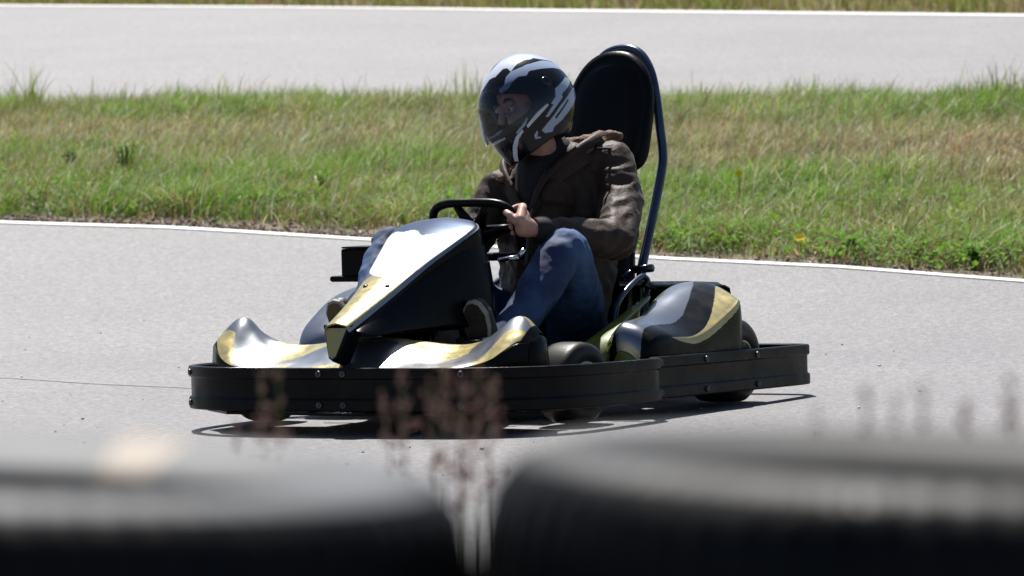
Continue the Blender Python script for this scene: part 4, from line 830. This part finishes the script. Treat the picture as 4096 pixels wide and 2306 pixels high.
# ============================================================ FOREGROUND: two stacks of old car tyres, blurred by the shallow focus
def tyre_obj(name, label, group, face_mats, patch=None, lug=64):
    R = 0.300; prof = [(0.070, 0.182), (0.078, 0.190), (0.084, 0.205), (0.093, 0.235), (0.094, 0.255), (0.086, 0.278), (0.070, 0.292), (0.045, 0.299), (0.015, 0.301), (-0.015, 0.301), (-0.045, 0.299), (-0.070, 0.292), (-0.086, 0.278), (-0.094, 0.255), (-0.093, 0.235), (-0.084, 0.205), (-0.078, 0.190), (-0.070, 0.182), (-0.050, 0.205), (-0.03, 0.270), (0.03, 0.270), (0.050, 0.205)]
    n = lug*4; K = len(prof); v = []; f = []; fm = []
    for j in range(n):
        a = 2*pi*j/n; cut = 1 if (j % 4) == 0 else 0
        for i, (h, r) in enumerate(prof):
            if 5 <= i <= 12 and cut: r -= 0.009 if i not in (5, 12) else 0.004
            if i in (8, 9): r -= 0.0
            v.append((r*cos(a), r*sin(a), h))
    for j in range(n):
        a = math.degrees(2*pi*(j+0.5)/n)
        for i in range(K):
            i2 = (i+1) % K; f.append((j*K+i, j*K+i2, ((j+1) % n)*K+i2, ((j+1) % n)*K+i)); k = 1 if (i <= 4) else 0
            if patch and 0 <= i <= 4 and patch[0] <= a <= patch[1]: k = 2
            fm.append(k)
    return tag(mesh(name, v, f, face_mats, None, fm=fm), label, 'tyre', group)
M['sheenA'] = mat('sun_sheen_sidewall', (0.095, 0.10, 0.107), 0.58, spec=0.35, noise_scale=5, col2=(0.045, 0.048, 0.054), rough_var=0.06, bump=0.3, bump_scale=60)  # pale grey paints in the sun sheen on the left tyre's top
M['sheenB'] = mat('faint_sheen_sidewall', (0.034, 0.034, 0.033), 0.62, spec=0.3, noise_scale=5, col2=(0.014, 0.0145, 0.015), rough_var=0.08, bump=0.3, bump_scale=60)  # right tyre's top, a weaker sheen put into a darker grey
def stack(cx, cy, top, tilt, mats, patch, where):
    base = tyre_obj('tyre', 'old black car tyre on top of the %s tyre stack, its sidewall %s' % (where, 'pale grey with sun sheen painted in' if where == 'left' else 'dull dark grey'), 'old tyres stacked in front of the camera', mats, patch)
    hs = [0.095, 0.285, 0.475, 0.665]
    for k in range(4):
        o = base if k == 3 else base.copy()
        if k < 3: COL.objects.link(o); o['label'] = 'black tyre in the %s stack, %s' % (where, ['lowest, lying on the asphalt', 'second from the ground', 'third from the ground, just under the top tyre'][k])
        t = tilt*k/3; o.rotation_euler = (0, radians(t), 0 if k == 3 else 0.7*k); z = hs[k]+(top-0.760)*(k+0)/3.0+0.003*k
        o.scale = (0.867, 0.867, 1); o.location = (cx+0.012*(k-3)*0.6, cy+[0.012, -0.008, 0.006, 0][k], z)
stack(-0.286, 2.52, 0.766, 3.6, [M['bark'], M['sheenA'], M['cream']], (66, 77), 'left')
stack(0.234, 2.50, 0.756, 3.2, [M['bark'], M['sheenB'], M['cream']], (278, 300), 'right')
# ---- seeding stalks between the tyres and the kart, and fainter ones to the right
def stalk(tx, tz_, Y, bx, label, fluff=1.0, leafy=False):
    e = empty('grass_stalk', (bx, Y, 0.0), 0, label, 'grass stalk', 'seeding grass stalks in front of the kart'); dx = tx-bx; H_ = tz_
    pth = smooth_path([(0, 0, -0.02), (dx*0.15, 0.01, H_*0.4), (dx*0.5, 0.0, H_*0.75), (dx, -0.01, H_)], 5)
    m = MB(); m.tube(pth, [0.0022-0.0016*i/(len(pth)-1) for i in range(len(pth))], 6); m.obj('stem', M['stalk'], e)
    m = MB(); nn = max(32, int(20*fluff))
    for i in range(nn):
        t = random.random(); c = Vector((dx*(0.72+0.28*t), -0.005, H_*(1-0.22*fluff**0.3*(1-t)))); a = random.uniform(0, 2*pi); r = (0.026*fluff)*(1-0.65*t)*random.uniform(0.2, 1.0)
        tip = c+Vector((cos(a)*r, sin(a)*r, random.uniform(-0.004, 0.016))); m.tube([c, tip], 0.0006, 3, cap=False)
        m.sphere(tip, random.uniform(0.0011, 0.0024), 3, sc=(1, 1, 2.2))
    m.obj('seed_head', M['seed'], e, smooth=False, recalc=False)
    if leafy:
        m = MB()
        for i in range(7):
            a = random.uniform(0, 2*pi); L_ = random.uniform(0.12, 0.30); d = Vector((cos(a)*0.25, sin(a)*0.2, 1)); s_ = Vector((-sin(a), cos(a), 0))*0.0028
            P = [d*L_*t+Vector((cos(a), sin(a), 0))*0.10*L_*t*t*2-Vector((0, 0, 0.25*L_*t*t)) for t in (0, 0.35, 0.7, 1)]
            for q in range(3): m.add([P[q]-s_*(1-q*0.25), P[q]+s_*(1-q*0.25), P[q+1]+s_*(0.75-q*0.25), P[q+1]-s_*(0.75-q*0.25)], [(0, 1, 2, 3)])
        m.obj('leaf_blades', M['stalk'], e, smooth=False, recalc=False)
def px(u, v, Y):     # metres across and up at distance Y for the places noted while looking at the photo
    d = FW+RT*((u-1288)/11550)+UP*((725-v)/11550); return d.x*Y/d.y, 0.95+d.z*Y/d.y
for (u, v, bu, Y, fl, lf, lab) in [
    (700, 905, 715, 5.5, 1.2, True, 'pinkish seed stalk in front of the nose of the kart, left of the beak'),
    (655, 960, 690, 5.6, 0.9, False, 'shorter pinkish stalk leaning left beside the one left of the beak'),
    (595, 1080, 625, 5.5, 0.4, True, 'small green sprig standing alone below the left end of the bumper'),
    (1010, 935, 1032, 5.5, 1.2, True, 'bushy pink seed stalk in front of the bumper, leftmost of the middle cluster'),
    (965, 1010, 1025, 5.7, 0.7, False, 'low pink stalk leaning far left in the middle cluster'),
    (1085, 970, 1115, 5.4, 1.0, False, 'pink seed stalk standing in the heart of the middle cluster'),
    (1112, 905, 1128, 5.6, 1.1, True, 'tall thin stalk in the middle cluster just right of the pink bushy ones'),
    (1165, 960, 1172, 5.3, 1.0, True, 'green stemmed stalk in front of the front wheel shadow'),
    (1200, 885, 1190, 5.5, 1.3, True, 'tallest stalk of the middle cluster with dense brown pink head'),
    (1240, 940, 1205, 5.6, 0.9, True, 'stalk leaning right at the right edge of the middle cluster'),
    (1150, 1060, 1180, 5.1, 0.5, True, 'short leafy stalk low in the gap between the two tyre stacks')]:
    tx, tzz = px(u, v, Y); bx, _ = px(bu, 1400, Y); stalk(tx, tzz, Y, bx, lab, fl, lf)
for (u, v, bu, Y, fl, lab) in [
    (2060, 1040, 2075, 3.9, 0.45, 'very faint stalk above the right tyre, leftmost of the faint ones'),
    (2175, 985, 2185, 3.9, 0.55, 'faint blurred stalk above the right tyre below the bumper end'),
    (2250, 1040, 2245, 3.9, 0.45, 'faint short stalk above the right tyre, third from the left'),
    (2318, 1010, 2305, 3.9, 0.5, 'faint stalk above the right tyre with a leaning tip'),
    (2425, 1000, 2432, 3.9, 0.5, 'faint stalk above the right part of the right tyre, second from the picture edge'),
    (2545, 950, 2540, 3.9, 0.7, 'tallest faint stalk at the right edge of the picture')]:
    tx, tzz = px(u, v, Y); bx, _ = px(bu, 1300, Y); stalk(tx, tzz, Y, bx, lab, fl, False)
